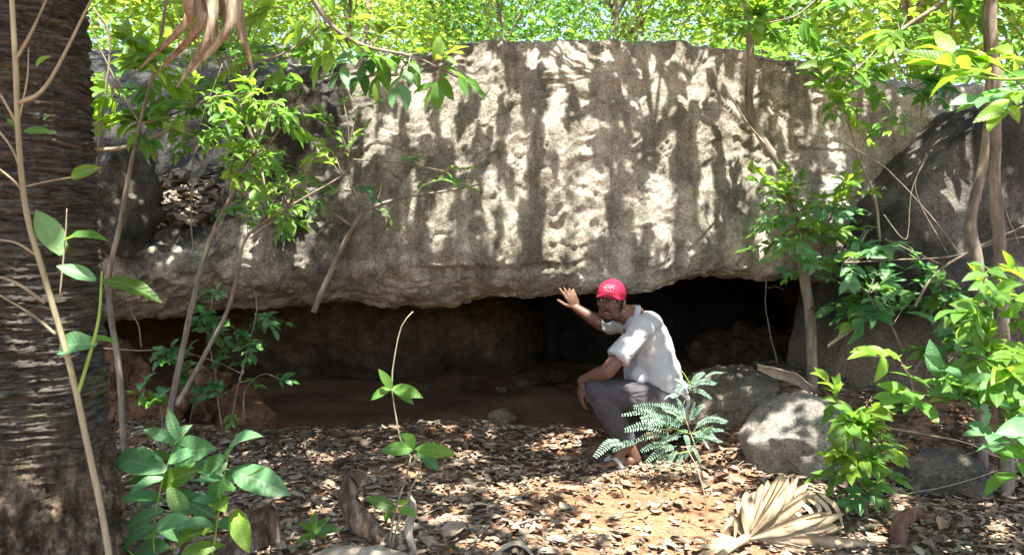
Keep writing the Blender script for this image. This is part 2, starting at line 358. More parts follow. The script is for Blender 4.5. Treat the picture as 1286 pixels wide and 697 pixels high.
for px in pxs:
    wz = lambda y, Y: CAM_Z + (math.tan(math.atan((348.5 - y) / FPX) - PITCH)) * Y
    L = 1 - float(sstep(245, 330, px)); e = abs(px - 600) / 850
    yl = 5.20 + 0.20 * (1 - float(sstep(560, 740, px))); yc = 4.95 + 0.12 * float(sstep(840, 950, px)) - 0.02 * L; yt = 5.20 + 0.05 * float(sstep(950, 1100, px)) - 0.06 * L
    zl, zc, zt = wz(itp(px, LIP), yl), wz(itp(px, CRK), yc), wz(itp(px, TOP), yt)
    bulge = 0.05 * math.sin(px * 0.011)
    lr = lambda a, c: (a[0] * (1 - L) + c[0] * L, a[1] * (1 - L) + c[1] * L)
    RING.append([(9.9, -.4), (9.7, .7), (7.2, zl + .16), (5.75, zl + .07), (yl, zl), (yc, zc), (yc + 0.10 - bulge, zc + 0.48 * (zt - zc)), (yt - .05, zt - .10),
                 (yt + .05, zt - .01), lr((yt + .35, zt + .04), (yt + .30, zt + .10)), lr((6.5, zt + .08), (5.95, zt + .36)), lr((8.0, zt + .05), (6.30, 2.35)),
                 lr((9.8, zt - .3), (7.6, 3.0)), (10.6, 1.6), (10.7, -.4), (9.9, -.4)])
RING = np.array(RING)
cols = []
for r in RING:
    out = []
    Q = np.vstack([r[-2], r, r[1]])
    for s, n in enumerate(segn):
        u = np.linspace(0, 1, n, endpoint=False)[:, None]; a, b_, c_, d_ = Q[s], Q[s + 1], Q[s + 2], Q[s + 3]
        out.append(0.5 * (2 * b_ + (c_ - a) * u + (2 * a - 5 * b_ + 4 * c_ - d_) * u ** 2 + (3 * b_ - a - 3 * c_ + d_) * u ** 3))
    cols.append(np.concatenate(out))
cols = np.array(cols); NR = cols.shape[1]
XX = np.repeat(((pxs - 643) / FPX * 5.05)[:, None], NR, 1)
S = np.stack([XX, cols[..., 0], cols[..., 1]], -1)
du = np.gradient(S, axis=0); dv = np.roll(S, -1, 1) - np.roll(S, 1, 1)
Nn = np.cross(du, dv); Nn /= np.linalg.norm(Nn, axis=2)[..., None] + 1e-9
Pf = S.reshape(-1, 3)
def ridged(P, o=3):
    a = 1; s = 0
    for k in range(o): s = s + a * (0.5 - np.abs(pnoise(P + 31.7 * k)) * 2); P = P * 2.2; a *= .5
    return s
warp = Pf + 0.25 * np.stack([fbm(Pf * 1.3, 2), fbm(Pf * 1.3 + 50, 2), fbm(Pf * 1.3 + 90, 2)], -1)
vert = Pf * np.array([1, 1, 0.28])
D = 0.11 * fbm(Pf * 0.8, 2) + 0.03 * fbm(warp * np.array([2.4, 2.4, 1.5]), 3) - 0.020 * ridged(warp * np.array([1.1, 1.1, 1.5]), 2) + 0.040 * fbm(vert * 3.2, 2) + 0.016 * fbm(vert * 11, 2) + 0.008 * fbm(Pf * 11, 2) + 0.012 * fbm(Pf * 27, 2)
# stepped spalls: quantised noise gives broken ledges
q = fbm(warp * 1.9 + 7, 3) * 5; st = np.floor(q) + sstep(0.0, 0.18, q - np.floor(q)); D = D + 0.022 * (st - q)
att = np.ones(NR); cum = np.cumsum([0] + segn)
att[:cum[3]] = 0.4
D = D.reshape(NC, NR) * att[None, :]
ci = cum[5] + 3 * np.sin(np.arange(NC) * .05) + 5 * fbm(np.stack([XX[:, 0] * 2.5, 0 * XX[:, 0], 0 * XX[:, 0]], -1), 3)
ck = np.clip(.35 + 1.6 * fbm(np.stack([XX[:, 0] * 1.1 + 5, 0 * XX[:, 0], 0 * XX[:, 0]], -1), 2), 0, 1)
ck = ck * sstep(400, 470, pxs) * (1 - sstep(690, 760, pxs))
D = D - 0.05 * ck[:, None] * np.exp(-((np.arange(NR)[None] - ci[:, None] + 1.5) / 2.2) ** 2)
S = S + Nn * D[..., None]
V = S.reshape(-1, 3); F = grid_faces(NC, NR, True)
ca, cb = S[0].mean(0), S[-1].mean(0); k = len(V)
V = np.vstack([V, ca, cb]); j = np.arange(NR)
F = np.concatenate([F[:, [0, 1, 2]], F[:, [0, 2, 3]], np.stack([np.full(NR, k), j, (j + 1) % NR], -1), np.stack([np.full(NR, k + 1), (NC - 1) * NR + (j + 1) % NR, (NC - 1) * NR + j], -1)])
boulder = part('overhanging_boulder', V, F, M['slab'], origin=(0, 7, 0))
tag(boulder, 'huge pale streaked granite boulder forming the roof of the dark hollow', 'boulder')

def face_depth(px, py, r=5):
    p = S.reshape(-1, 3); rel = p - np.array([0, 0, CAM_Z]); z = rel @ np.array([0, CP, -SP])
    X_ = 643 + FPX * rel[:, 0] / z; Y_ = 348.5 - FPX * (rel @ np.array([0, SP, CP])) / z
    k_ = (X_ - px) ** 2 + (Y_ - py) ** 2 < r * r
    return float(p[k_][:, 1].min()) if k_.any() else 5.0
def rock(name, label, c, size, mat, seed, sub_=5, cuts=7, rough=1.0, rot=0.0, flat=0.25, group=None, sink=0.25, tilt=(0, 0), planes=()):
    r = np.random.default_rng(seed); V, F = ico(sub_); V = V.copy()
    for k in range(cuts):
        n = r.normal(size=3); n[2] *= 0.7; n /= np.linalg.norm(n); d = r.uniform(0.52, 0.80)
        h = V @ n; over = np.maximum(0, h - d); V = V - n * (over * 0.85)[:, None]
    V[:, 2] = np.where(V[:, 2] < -0.6, -0.6 + (V[:, 2] + 0.6) * 0.2, V[:, 2])
    V = V * np.array(size)
    s = max(size); o = r.uniform(0, 50, 3)
    Nv = V / (np.linalg.norm(V, axis=1)[:, None] + 1e-9)
    D = rough * (0.16 * s * fbm(V / s * 1.5 + o, 3) - 0.06 * s * ridged(V / s * 2.6 + o, 3) + min(0.03, 0.06 * s) * fbm(V * 14 + o, 3) + min(.012, .05 * s) * fbm(V * 34 + o, 2))
    V = V + Nv * D[:, None]
    Rm = np.array(Matrix.Rotation(rot, 3, 'Z') @ Matrix.Rotation(tilt[0], 3, 'X') @ Matrix.Rotation(tilt[1], 3, 'Y'))
    V = V @ Rm.T
    c = np.array(c, float)
    for pt, n in planes:
        n = np.array(n, float); n /= np.linalg.norm(n); hh = (V + c - np.array(pt)) @ n + .05 * fbm(V * 1.6 + 3, 3) + .012 * fbm(V * 12, 3); V = V - n * (np.maximum(0, hh) * .96)[:, None]
    o = part(name, V + c, F, mat, origin=(c[0], c[1], c[2] - size[2] * 0.6))
    return tag(o, label, name.split('_')[-1], group)

# right dark boulder, left dark rock
rock('leaning_boulder', 'big blackish boulder leaning against the pale overhang on the right', W(1365, 345, 5.05), (2.1, 0.95, 1.75), M['darkrock'], 5, 6, 4, 0.5, tilt=(0, -0.30), planes=[(tuple(W(1112, 248, 5.0)), (-.72, -.25, .66)), (tuple(W(1062, 330, 5.0)), (-.93, -.1, .25)), (tuple(W(1286, 125, 5.0)), (-.15, -.1, .97)), (tuple(W(1200, 330, 4.62)), (-.05, -.97, .22))])
rock('dark_rock', 'black rock wedged between the palm trunk and the leaf filled ledge', W(120, 262, 5.0), (0.36, 0.5, 0.46), M['darkrock'], 9, 5, 11, 1.6)
rock('ochre_rock', 'ochre brown rock at the right end of the dark hollow', W(1092, 420, 5.35), (0.30, 0.35, 0.55), M['tanrock'], 12, 5, 6, 1.2)
# the hollow: back wall, end walls, loose stones
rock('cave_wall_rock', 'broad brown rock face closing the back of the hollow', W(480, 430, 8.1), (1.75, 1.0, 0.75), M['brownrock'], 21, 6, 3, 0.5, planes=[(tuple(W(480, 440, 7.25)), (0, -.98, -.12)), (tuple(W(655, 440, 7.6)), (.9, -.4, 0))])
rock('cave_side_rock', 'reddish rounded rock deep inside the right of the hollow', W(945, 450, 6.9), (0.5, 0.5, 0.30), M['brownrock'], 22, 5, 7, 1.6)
rock('shade_fill_rock', 'blackish rock added to deepen the shade of the recess behind the man', W(840, 420, 8.9), (1.9, 0.8, 0.75), M['caveshade'], 25, 5, 5, 0.8)  # added rock, coloured to make the recess blacker
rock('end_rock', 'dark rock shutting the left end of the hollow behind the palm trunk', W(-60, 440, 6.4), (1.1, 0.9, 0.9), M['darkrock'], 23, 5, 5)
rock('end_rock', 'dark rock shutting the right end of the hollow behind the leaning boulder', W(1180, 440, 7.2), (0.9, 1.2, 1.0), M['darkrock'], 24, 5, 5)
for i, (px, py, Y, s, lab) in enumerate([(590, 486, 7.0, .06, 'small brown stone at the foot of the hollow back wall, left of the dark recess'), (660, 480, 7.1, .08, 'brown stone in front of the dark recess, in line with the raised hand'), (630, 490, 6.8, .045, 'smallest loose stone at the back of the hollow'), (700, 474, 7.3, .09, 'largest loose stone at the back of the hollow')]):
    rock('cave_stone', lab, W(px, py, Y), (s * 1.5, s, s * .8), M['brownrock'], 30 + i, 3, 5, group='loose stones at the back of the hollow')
rock('cave_stone', 'rounded tan stone lying alone on the hollow floor left of the man', W(629, 527, 5.75), (.115, .10, .085), M['tanrock'], 41, 4, 4, 0.7)
# laterite lumps on the left
for i, (px, py, Y, sz, lab) in enumerate([(312, 520, 5.25, (.22, .2, .19), 'orange earth lump right of the leafy shrub at the hollow mouth'), (262, 508, 5.45, (.27, .2, .24), 'broad orange earth lump behind the leafy shrub at the hollow mouth'), (150, 485, 5.3, (.20, .22, .36), 'tall orange earth pillar beside the palm trunk'), (205, 520, 5.35, (.2, .2, .15), 'low orange earth lump between the pillar and the leafy shrub')]):
    rock('earth_lump', lab, W(px, py, Y), sz, M['laterite'], 50 + i, 5, 8, 2.4, group='laterite lumps at the hollow mouth')
# rocks on the right
rock('flat_rock', 'flat grey rock with leaves on top behind the crouching man', W(915, 512, 4.95), (.46, .32, .26), M['midrock'], 61, 5, 5, 0.7, rot=0.1, planes=[(tuple(W(925, 470, 4.85)), (.05, -.2, .97)), (tuple(W(940, 500, 4.74)), (.1, -.98, .15)), (tuple(W(858, 500, 4.8)), (-.8, -.4, .4))])
rock('smooth_rock', 'smooth rounded grey rock with a sunlit patch in front of the flat rock', W(1005, 556, 4.28), (.33, .28, .28), M['greyrock'], 62, 5, 4, 0.5, planes=[(tuple(W(985, 520, 4.28)), (-.35, -.45, .82)), (tuple(W(1025, 503, 4.33)), (.3, -.3, .9)), (tuple(W(945, 560, 4.15)), (-.75, -.6, .15)), (tuple(W(1000, 570, 4.08)), (.1, -.95, .25))])
rock('blotchy_rock', 'small blotchy dark rock beside the foot of the slender tree on the right', W(1193, 612, 3.98), (.27, .22, .2), M['blotrock'], 63, 5, 5, 0.8, planes=[(tuple(W(1185, 578, 3.95)), (-.15, -.35, .92)), (tuple(W(1200, 620, 3.80)), (.05, -.95, .3))])

# ------------------------------------------------------------------ palm trunk with its crown of fans
PT = W(34, 348, 2.5)
def palm():
    base = Vector((PT.x, PT.y, gz(PT.x, PT.y) - 0.05))
    root = thing('palmyra_palm', 'thick dark ringed palm trunk filling the left edge', 'palm tree', base)
    na, nz, H = 300, 720, 16.0
    zz = np.concatenate([np.linspace(0, 2.4, nz - 60), np.linspace(2.45, H, 60)]); th = np.linspace(0, 2 * math.pi, na, endpoint=False)
    TH, ZZ = np.meshgrid(th, zz); 
    R = 0.195 + 0.10 * np.exp(-ZZ / 0.30) + 0.012 * np.sin(ZZ * 2)
    cx, sy = np.cos(TH), np.sin(TH)
    C = np.stack([cx * 0.2, sy * 0.2, ZZ], -1).reshape(-1, 3)
    upf = sstep(0.45, 0.85, ZZ + 0.12 * fbm(C * 6, 2).reshape(ZZ.shape))
    w = ZZ + 0.035 * fbm(C * np.array([4, 4, 2]), 3).reshape(ZZ.shape)
    nr = fbm(np.stack([cx * 0.9, sy * 0.9, w * 62], -1).reshape(-1, 3), 4).reshape(ZZ.shape)
    fib = fbm(C * np.array([16, 16, 55]), 3).reshape(ZZ.shape)
    saw = (w * 46) % 1.0; vf = fbm(C * np.array([60, 60, 9]), 2).reshape(ZZ.shape)
    ring = 0.007 * nr + 0.003 * np.tanh(nr * 9) + 0.009 * saw ** 4 + 0.012 * fib + 0.006 * vf - 0.010 * (np.abs(nr) < 0.05)
    clump = 0.045 * ridged(C * np.array([14, 14, 6]), 3).reshape(ZZ.shape) + 0.045 * fbm(C * np.array([38, 38, 20]), 3).reshape(ZZ.shape)
    R = R + upf * ring + (1 - upf) * clump
    V = np.stack([cx * R, sy * R, ZZ], -1).reshape(-1, 3) + np.array(base)
    m, nt, b = newmat('palm_bark')
    O = coords(nt); n = noise_n(nt, coords(nt, (9, 9, 95)), 1.0, 8, 0.75, 0.3)
    c = ramp(nt, n, [(0.36, (0.022, 0.019, 0.015)), (0.48, (0.075, 0.066, 0.053)), (0.60, (0.14, 0.127, 0.10)), (0.74, (0.30, 0.275, 0.225))])
    moss = ramp(nt, noise_n(nt, coords(nt, (7, 7, 14)), 1.0, 6), [(0.54, (0, 0, 0)), (0.68, (1, 1, 1))])
    c = mixc(nt, maths(nt, 'MULTIPLY', moss, 0.45), c, (0.17, 0.18, 0.07))
    rb = ramp(nt, noise_n(nt, coords(nt, (3, 3, 9), loc=(3, 1, 2)), 1.0, 4), [(0.66, (0, 0, 0)), (0.72, (1, 1, 1))])
    c = mixc(nt, maths(nt, 'MULTIPLY', rb, 0.6), c, (0.30, 0.14, 0.06))
    z = nd(nt, 'ShaderNodeSeparateXYZ', {0: O}).outputs[2]
    lowf = ramp(nt, maths(nt, 'ADD', z, maths(nt, 'MULTIPLY', noise_n(nt, O, 9, 4), 0.25)), [(0.72, (1, 1, 1)), (0.95, (0, 0, 0))])
    cl = ramp(nt, noise_n(nt, coords(nt, (22, 22, 9)), 1.0, 8, 0.75), [(0.36, (0.03, 0.022, 0.015)), (0.5, (0.12, 0.09, 0.06)), (0.66, (0.36, 0.28, 0.19))])
    c = mixc(nt, lowf, c, cl)
    nt.links.new(c, b.inputs['Base Color']); b.inputs['Roughness'].default_value = 0.92; b.inputs['Specular IOR Level'].default_value = 0.15
    p = bump(nt, b, n, 1.0, 0.02); bump(nt, b, noise_n(nt, coords(nt, (60, 60, 200)), 1.0, 5, 0.7), 0.6, 0.006, p)
    part('trunk', V, grid_faces(len(zz), na, True)[:, ::-1], m, root)
    top = base + Vector((0, 0, H))
    for k in range(18):            # green fans far above the frame
        a = k * 2.399; el = math.radians(RNG.uniform(-25, 65)); L = RNG.uniform(0.9, 1.3)
        d = Vector((math.cos(a) * math.cos(el), math.sin(a) * math.cos(el), math.sin(el)))
        c0 = top + d * L; s = d.cross(Vector((0, 0, 1))).normalized(); u = s.cross(d).normalized()
        mb = MB(); mb.add(*tube([top, top + d * L * .5, c0], [0.03, 0.022, 0.018], 5, 6))
        for q in range(24):
            f = math.radians(-130 + 260 * q / 23); e = (d * math.cos(f) + s * math.sin(f) - u * 0.25 * abs(math.sin(f))); t = s * math.cos(f) - d * math.sin(f)
            l2 = 0.85; w2 = 0.055
            P4 = [c0, c0 + e * l2 * .6 - t * w2, c0 + e * l2 * .6 + t * w2 , c0 + e * l2 - u * 0.15, c0 + e * l2 * .6 - u * 0.03]
            mb.add([tuple(p) for p in P4], [[0, 4, 1], [0, 2, 4], [1, 4, 3], [4, 2, 3]])
        part('fan_leaf', *mb.get(), M['canopy'], root)
    return root
palm_root = palm()

# ------------------------------------------------------------------ leaves
def leaf_mesh(name, mat, wr=0.42, bend=0.5, fold=0.25, p=0.85, rows=8, wave=0.0, seed=0):
    r = np.random.default_rng(seed); V = []; y = z = 0.0; a = bend * 0.35
    for i in range(rows):
        t = i / (rows - 1)
        w = wr * 0.5 * max(0.012, math.sin(math.pi * min(1, (0.04 + 0.96 * t) ** p)) ** 0.85)
        if i == rows - 1: w = 0.004
        up = fold * w
        V += [(-w, y, z + up + wave * w * r.normal()), (0, y, z), (w, y, z + up + wave * w * r.normal())]
        y += math.cos(a) / (rows - 1); z += math.sin(a) / (rows - 1); a -= bend / (rows - 1)
    return mesh_np(name, V, grid_faces(rows, 3)[:, ::-1], mat)
POOL = {}
def pool(key, mat, wr, p=0.85):
    POOL[key] = [leaf_mesh('leaf', M[mat], wr * random.uniform(.85, 1.15), random.uniform(.15, 1.3), random.uniform(.1, .5), p, 9, 0.08, k) for k in range(7)]
pool('mid', 'leaf_mid', 0.44); pool('blue', 'leaf_blue', 0.46); pool('bright', 'leaf_bright', 0.40); pool('dark', 'leaf_dark', 0.5)
pool('broad', 'leaf_blue', 0.40, 0.9); pool('long', 'leaf_mid', 0.30); pool('broadmid', 'leaf_mid', 0.42, 0.9)

NLEAF = {}; MORE = {}
def leaf(plant, base, d, nrm, L, key, name='leaf'):
    d = Vector(d).normalized(); n = Vector(nrm); s = d.cross(n)
    if s.length < 1e-4: s = d.cross(Vector((0.3, 0.5, 0.8)))
    s.normalize(); n = s.cross(d)
    me = random.choice(POOL[key]); mt = Matrix((s, d, n)).transposed().to_4x4(); mt.translation = Vector(base) - ORG[plant]
    NLEAF[plant] = NLEAF.get(plant, 0) + 1
    if NLEAF[plant] > 300:
        MORE.setdefault(plant, []).append((me, mt @ Matrix.Diagonal((L, L, L, 1)))); return None
    o = bpy.data.objects.new(name, me); COL.objects.link(o); o.parent = plant
    o.matrix_basis = mt @ Matrix.Diagonal((L, L, L, 1)); return o
def rv(s=1.0): return Vector((random.gauss(0, s), random.gauss(0, s), random.gauss(0, s)))
def leaf_px(plant, b, t, Y, key, dy=0.0, yscale=1.0):
    """leaf from pixel b to pixel t at depth Y, its tip dy nearer/farther"""
    B = W(b[0], b[1], Y); T = W(t[0], t[1], Y + dy); d = T - B
    nrm = Vector((0, -0.75, 0.75)) + rv(0.25)
    return leaf(plant, B, d, nrm, d.length * 1.03, key)
def twig(plant, pts, R, mat, n=None, seg=6, name='stem', wob=0.0):
    return part(name, *tube(pts, R, seg, n or 6 * len(pts), wob), mat, plant)
def spray(plant, mb, A, B, nl, L, key, r=0.0025, droop=0.15, flat=0.8, spread=55, sag=0.05):
    """a twig from A to B with alternate leaves, twig geometry collected in mb"""
    A = Vector(A); B = Vector(B); ax = B - A; ln = ax.length
    mid = (A + B) / 2 + rv(0.08 * ln) + Vector((0, 0, sag * ln * 2))
    P = catmull([tuple(A), tuple(mid), tuple(B)], 8)
    mb.add(*tube(P, np.linspace(r, r * 0.4, 8), 5))
    nl += 2; L *= 1.1
    for i in range(nl):
        t = 0.25 + 0.75 * (i + 0.5) / nl; k = t * 7; q = min(int(k), 6); p = Vector(P[q] + (P[q + 1] - P[q]) * (k - q))
        d = Vector(P[q + 1] - P[q]).normalized(); up = (Vector((0, 0, 1)) * flat + Vector((0, -0.25, 0)) + rv(0.30)).normalized()
        s = d.cross(up).normalized() * (1 if i % 2 else -1)
        an = math.radians(random.gauss(spread, 12)) * (1 - 0.35 * t)
        e = d * math.cos(an) + s * math.sin(an) + Vector((0, 0, -droop * random.uniform(.3, 1.8)))
        leaf(plant, p, e, up, L * random.uniform(.62, 1.15), key)
    leaf(plant, B, ax + Vector((0, 0, -droop * ln)), Vector((0, -.2, 1)) + rv(.3), L * random.uniform(.7, 1), key)

# --- pale sapling crossing the palm
b0 = G(165, 690); b0 = W(168, 1050, 1.7)
pl = thing('young_sapling', 'thin pale yellowish sapling stem in front of the palm trunk', 'sapling', (b0.x, b0.y, gz(b0.x, b0.y)))
Ys = 1.7; q = lambda L, Y=Ys: [W(x, y, Y) for x, y in L]
twig(pl, q([(12, -60), (15, 0), (20, 90), (23, 170), (33, 265), (58, 355), (88, 460), (108, 550), (136, 690), (158, 880), (168, 1060)]), [.0045, .005, .0055, .0055, .006, .006, .0063, .0066, .007, .008, .009], M['bark_pale'], 60, 8)
for Ltw, r in [([(24, 130), (60, 105), (118, -6)], .005), ([(20, 75), (40, 40), (62, -8)], .004), ([(24, 150), (34, 100), (36, 60)], .002), ([(0, 118), (18, 150), (24, 165)], .003), ([(-10, 155), (14, 185), (26, 215)], .003), ([(33, 250), (20, 230), (-10, 205)], .003),
               ([(45, 320), (20, 305), (-12, 300)], .003), ([(57, 380), (20, 355), (-12, 345)], .004), ([(70, 420), (40, 395), (-10, 365)], .0035), ([(30, 235), (60, 228), (90, 223)], .002), ([(96, 500), (110, 455), (124, 400), (128, 340)], .004), ([(75, 375), (82, 300), (84, 262)], .002)]:
    twig(pl, q(Ltw), [r, r * .8, r * .5] if len(Ltw) == 3 else [r, r, r * .8, r * .5], M['bark_pale'] if Ltw[0][0] != 96 else M['stem_green'], 14)
for bb, tt, dy, k in [((78, 320), (46, 265), .02, 'broad'), ((76, 322), (76, 300), .05, 'mid'), ((80, 302), (134, 299), -.03, 'long'), ((130, 352), (202, 376), -.05, 'long'), ((120, 352), (72, 334), -.02, 'broad'), ((122, 432), (66, 440), .04, 'broad'), ((112, 426), (148, 430), .04, 'long'),
                      ((30, 165), (68, 166), 0, 'long'), ((26, 160), (8, 150), 0, 'mid'), ((46, 84), (64, 70), 0, 'bright'), ((90, 223), (126, 210), 0, 'bright'), ((55, 152), (64, 145), 0, 'bright')]:
    leaf_px(pl, bb, tt, Ys, k, dy)

# --- broad leaved plant in the foreground left
def px_plant(name, label, cat, base, Y, stems, leaves, mat='stem_green', r=.005, kd='broad'):
    B = W(base[0], base[1], Y); pl = thing(name, label, cat, (B.x, B.y, gz(B.x, B.y)))
    for s in stems: twig(pl, [Vector((B.x, B.y, gz(B.x, B.y) - .02))] + [W(x, y, Y) for x, y in s], np.linspace(r, r * .5, len(s) + 1), M[mat], 16)
    for lf in leaves:
        bb, tt = lf[0], lf[1]; leaf_px(pl, bb, tt, Y + random.uniform(-.05, .05), lf[2] if len(lf) > 2 else kd, random.uniform(-.08, .08))
    return pl
px_plant('broad_leaf_plant', 'bushy foreground plant with large pale green leaves beside the palm trunk', 'plant', (238, 800), 2.6,
         [[(195, 700), (200, 620), (222, 552)], [(262, 720), (278, 620), (286, 572)], [(190, 720), (160, 690), (120, 655)]],
         [((224, 552), (211, 514)), ((220, 554), (181, 539)), ((224, 556), (252, 556)), ((208, 592), (138, 572)), ((206, 627), (142, 628)), ((203, 608), (248, 590), 'bright'), ((209, 618), (270, 648)), ((285, 573), (249, 610)), ((287, 573), (327, 543)), ((293, 592), (363, 620)), ((279, 622), (268, 660), 'mid'), ((296, 640), (312, 694), 'bright'),
          ((222, 690), (268, 660), 'bright'), ((208, 600), (172, 588)), ((212, 580), (250, 566)), ((205, 640), (158, 662)), ((214, 560), (240, 532)), ((206, 650), (250, 672)), ((196, 660), (150, 690)), ((225, 700), (282, 682), 'mid'), ((160, 690), (112, 700), 'mid'), ((150, 680), (100, 668)), ((125, 660), (90, 690)), ((120, 655), (104, 648)), ((200, 700), (170, 720)), ((212, 612), (236, 650)), ((280, 600), (262, 626)), ((120, 690), (50, 688)), ((88, 672), (62, 690))])
_pl = [o for o in COL.objects if o.name == 'broad_leaf_plant'][0]; random.seed(52)
for k in range(26):
    st_x, st_y = random.choice([(200, 630), (205, 600), (215, 570), (196, 665), (280, 600), (274, 630), (268, 660), (285, 580), (170, 692)])
    a_ = random.uniform(-.5, 3.64); l_ = random.uniform(30, 62)
    leaf_px(_pl, (st_x, st_y), (st_x + l_ * math.cos(a_), st_y + .55 * l_ * math.sin(a_) - 6), 2.6 + random.uniform(-.12, .15), random.choice(['broad', 'broad', 'broadmid', 'mid']), random.uniform(-.15, .15))
px_plant('shoot', 'tall bare topped shoot with two whorls of leaves in front of the hollow', 'plant', (487, 735), 3.1,
         [[(495, 645), (516, 578), (504, 556), (497, 520), (492, 480), (497, 440), (505, 408), (519, 391)], [(505, 640), (527, 590), (528, 565)], [(500, 660), (506, 700)]],
         [((492, 488), (476, 464)), ((492, 487), (465, 502)), ((492, 487), (530, 498)), ((493, 489), (520, 507)), ((522, 563), (478, 565)), ((521, 562), (503, 544), 'mid'), ((523, 563), (571, 570)), ((525, 565), (550, 590), 'dark'), ((524, 563), (553, 560)), ((497, 638), (459, 624)), ((497, 637), (484, 654)), ((499, 638), (524, 647)), ((500, 632), (515, 627), 'bright')], mat='bark_pale', r=.0045, kd='broadmid')
px_plant('seedling', 'low leafy seedling between the two dry palm husks', 'plant', (394, 700), 3.22, [[(394, 670)]],
         [((394, 668), (397, 640)), ((395, 668), (426, 664)), ((393, 669), (368, 694), 'bright'), ((392, 667), (375, 656)), ((396, 670), (412, 680), 'bright'), ((394, 670), (388, 690)), ((394, 668), (414, 648))], kd='broadmid')
px_plant('seedling', 'tiny dark green seedling at the bottom edge below the bare ground', 'plant', (577, 700), 3.2, [[(577, 690)]], [((577, 692), (568, 684), 'dark'), ((577, 692), (586, 686), 'mid'), ((577, 692), (580, 702), 'dark')])

# --- shrubs from stems and sprays
def shrub(name, label, cat, base, Y, stems, sprays, mat='bark', stemname='stem', group=None):
    """stems: ([(px,py[,dY])...], r0, r1); sprays: (from px, to px, dY, n, leaf length, key)"""
    B = base; pl = thing(name, label, cat, B, group)
    for s, r0, r1 in stems:
        pts = [W(a[0], a[1], Y + (a[2] if len(a) > 2 else 0)) for a in s]
        twig(pl, pts, np.linspace(r0, r1, len(pts)), M[mat], 8 * len(pts), 7, stemname, wob=0.006)
    mb = MB()
    for a, t, dY, n, L, key in sprays:
        spray(pl, mb, W(a[0], a[1], Y), W(t[0], t[1], Y + dY), n, L, key)
    if mb.n: part('twigs', *mb.get(), M[mat], pl)['kind'] = 'stuff'
    return pl
def scatter(center, rx, ry, n, src, nl, L, keys, dY=0.3):
    out = []
    n = int(n * 1.7); L = L * 1.2
    for k in range(n):
        a = random.uniform(0, 6.283); r = math.sqrt(random.random()); t = (center[0] + rx * r * math.cos(a), center[1] + ry * r * math.sin(a))
        s0 = min(src, key=lambda s: (s[0] - t[0]) ** 2 + (s[1] - t[1]) ** 2)
        ds = math.hypot(s0[0] - t[0], s0[1] - t[1]); f = min(1, 90 / max(ds, 1))
        s1 = (t[0] + (s0[0] - t[0]) * f, t[1] + (s0[1] - t[1]) * f)
        out.append((s1, t, random.uniform(-dY, dY), nl + random.randint(-1, 2), L * random.uniform(.8, 1.2), random.choice(keys)))
    return out

# left shrub
S1 = [(157, 570), (150, 470), (140, 400), (137, 345), (151, 281), (163, 216), (176, 156), (193, 90), (211, -10), (222, -90)]
S2 = [(206, 566), (220, 483), (238, 401), (251, 342), (271, 286), (301, 226), (318, 195), (345, 130)]
S3 = [(222, 509), (256, 447), (287, 386), (299, 340), (311, 296), (362, 261), (430, 221)]
Bq = G(205, 562)
random.seed(11)
shrub('tangled_shrub', 'tangled shrub of thin grey stems and small leaves before the leaf filled ledge', 'shrub', tuple(Bq), 4.0,
      [(S1, .017, .006), (S2, .018, .005), (S3, .013, .004), ([(176, 156), (200, 150), (245, 132), (270, 122), (322, 116)], .007, .003), ([(243, 320), (240, 250), (247, 170), (280, 80)], .004, .002), ([(118, 188), (150, 187), (190, 174), (235, 152)], .013, .009), ([(128, 350), (120, 230), (138, 60), (118, 10)], .008, .005), ([(176, 156), (150, 110), (125, 60), (112, 25)], .005, .003), ([(206, 566), (180, 540), (150, 560)], .009, .006)],
      scatter((165, 110), 60, 80, 13, S1 + [(150, 110), (125, 60)], 4, .115, ['bright', 'mid', 'bright']) +
      scatter((265, 150), 85, 55, 18, S2 + [(245, 132), (270, 122), (322, 116), (247, 170)], 5, .062, ['mid', 'bright', 'mid']) +
      scatter((330, 195), 70, 75, 18, S2 + S3, 5, .056, ['mid', 'mid', 'bright']) + scatter((350, 250), 50, 50, 7, S3, 5, .045, ['mid', 'dark']) +
      [((311, 296), (375, 280), .0, 3, .09, 'mid'), ((271, 286), (300, 265), -.1, 4, .06, 'dark')])
random.seed(41)
N1 = [(330, 330), (335, 270), (325, 200), (300, 130), (270, 70), (250, 10), (240, -60)]; N2 = [(325, 200), (360, 150), (385, 110)]; N3 = [(300, 130), (250, 110), (200, 95)]
Bq = W(330, 330, 4.9); Bq.z = 1.35
shrub('leafy_sapling', 'sapling with glowing yellow green leaves rooted on the boulder ledge', 'sapling', tuple(W(330, 330, 4.85)), 4.85,
      [(N1, .012, .005), (N2, .006, .003), (N3, .006, .003)],
      scatter((240, 60), 90, 60, 15, N1 + N3, 5, .085, ['bright', 'bright', 'mid']) + scatter((340, 160), 60, 70, 13, N1 + N2, 5, .07, ['bright', 'mid', 'mid']) + scatter((350, 260), 50, 45, 9, N1, 5, .06, ['mid', 'bright']))
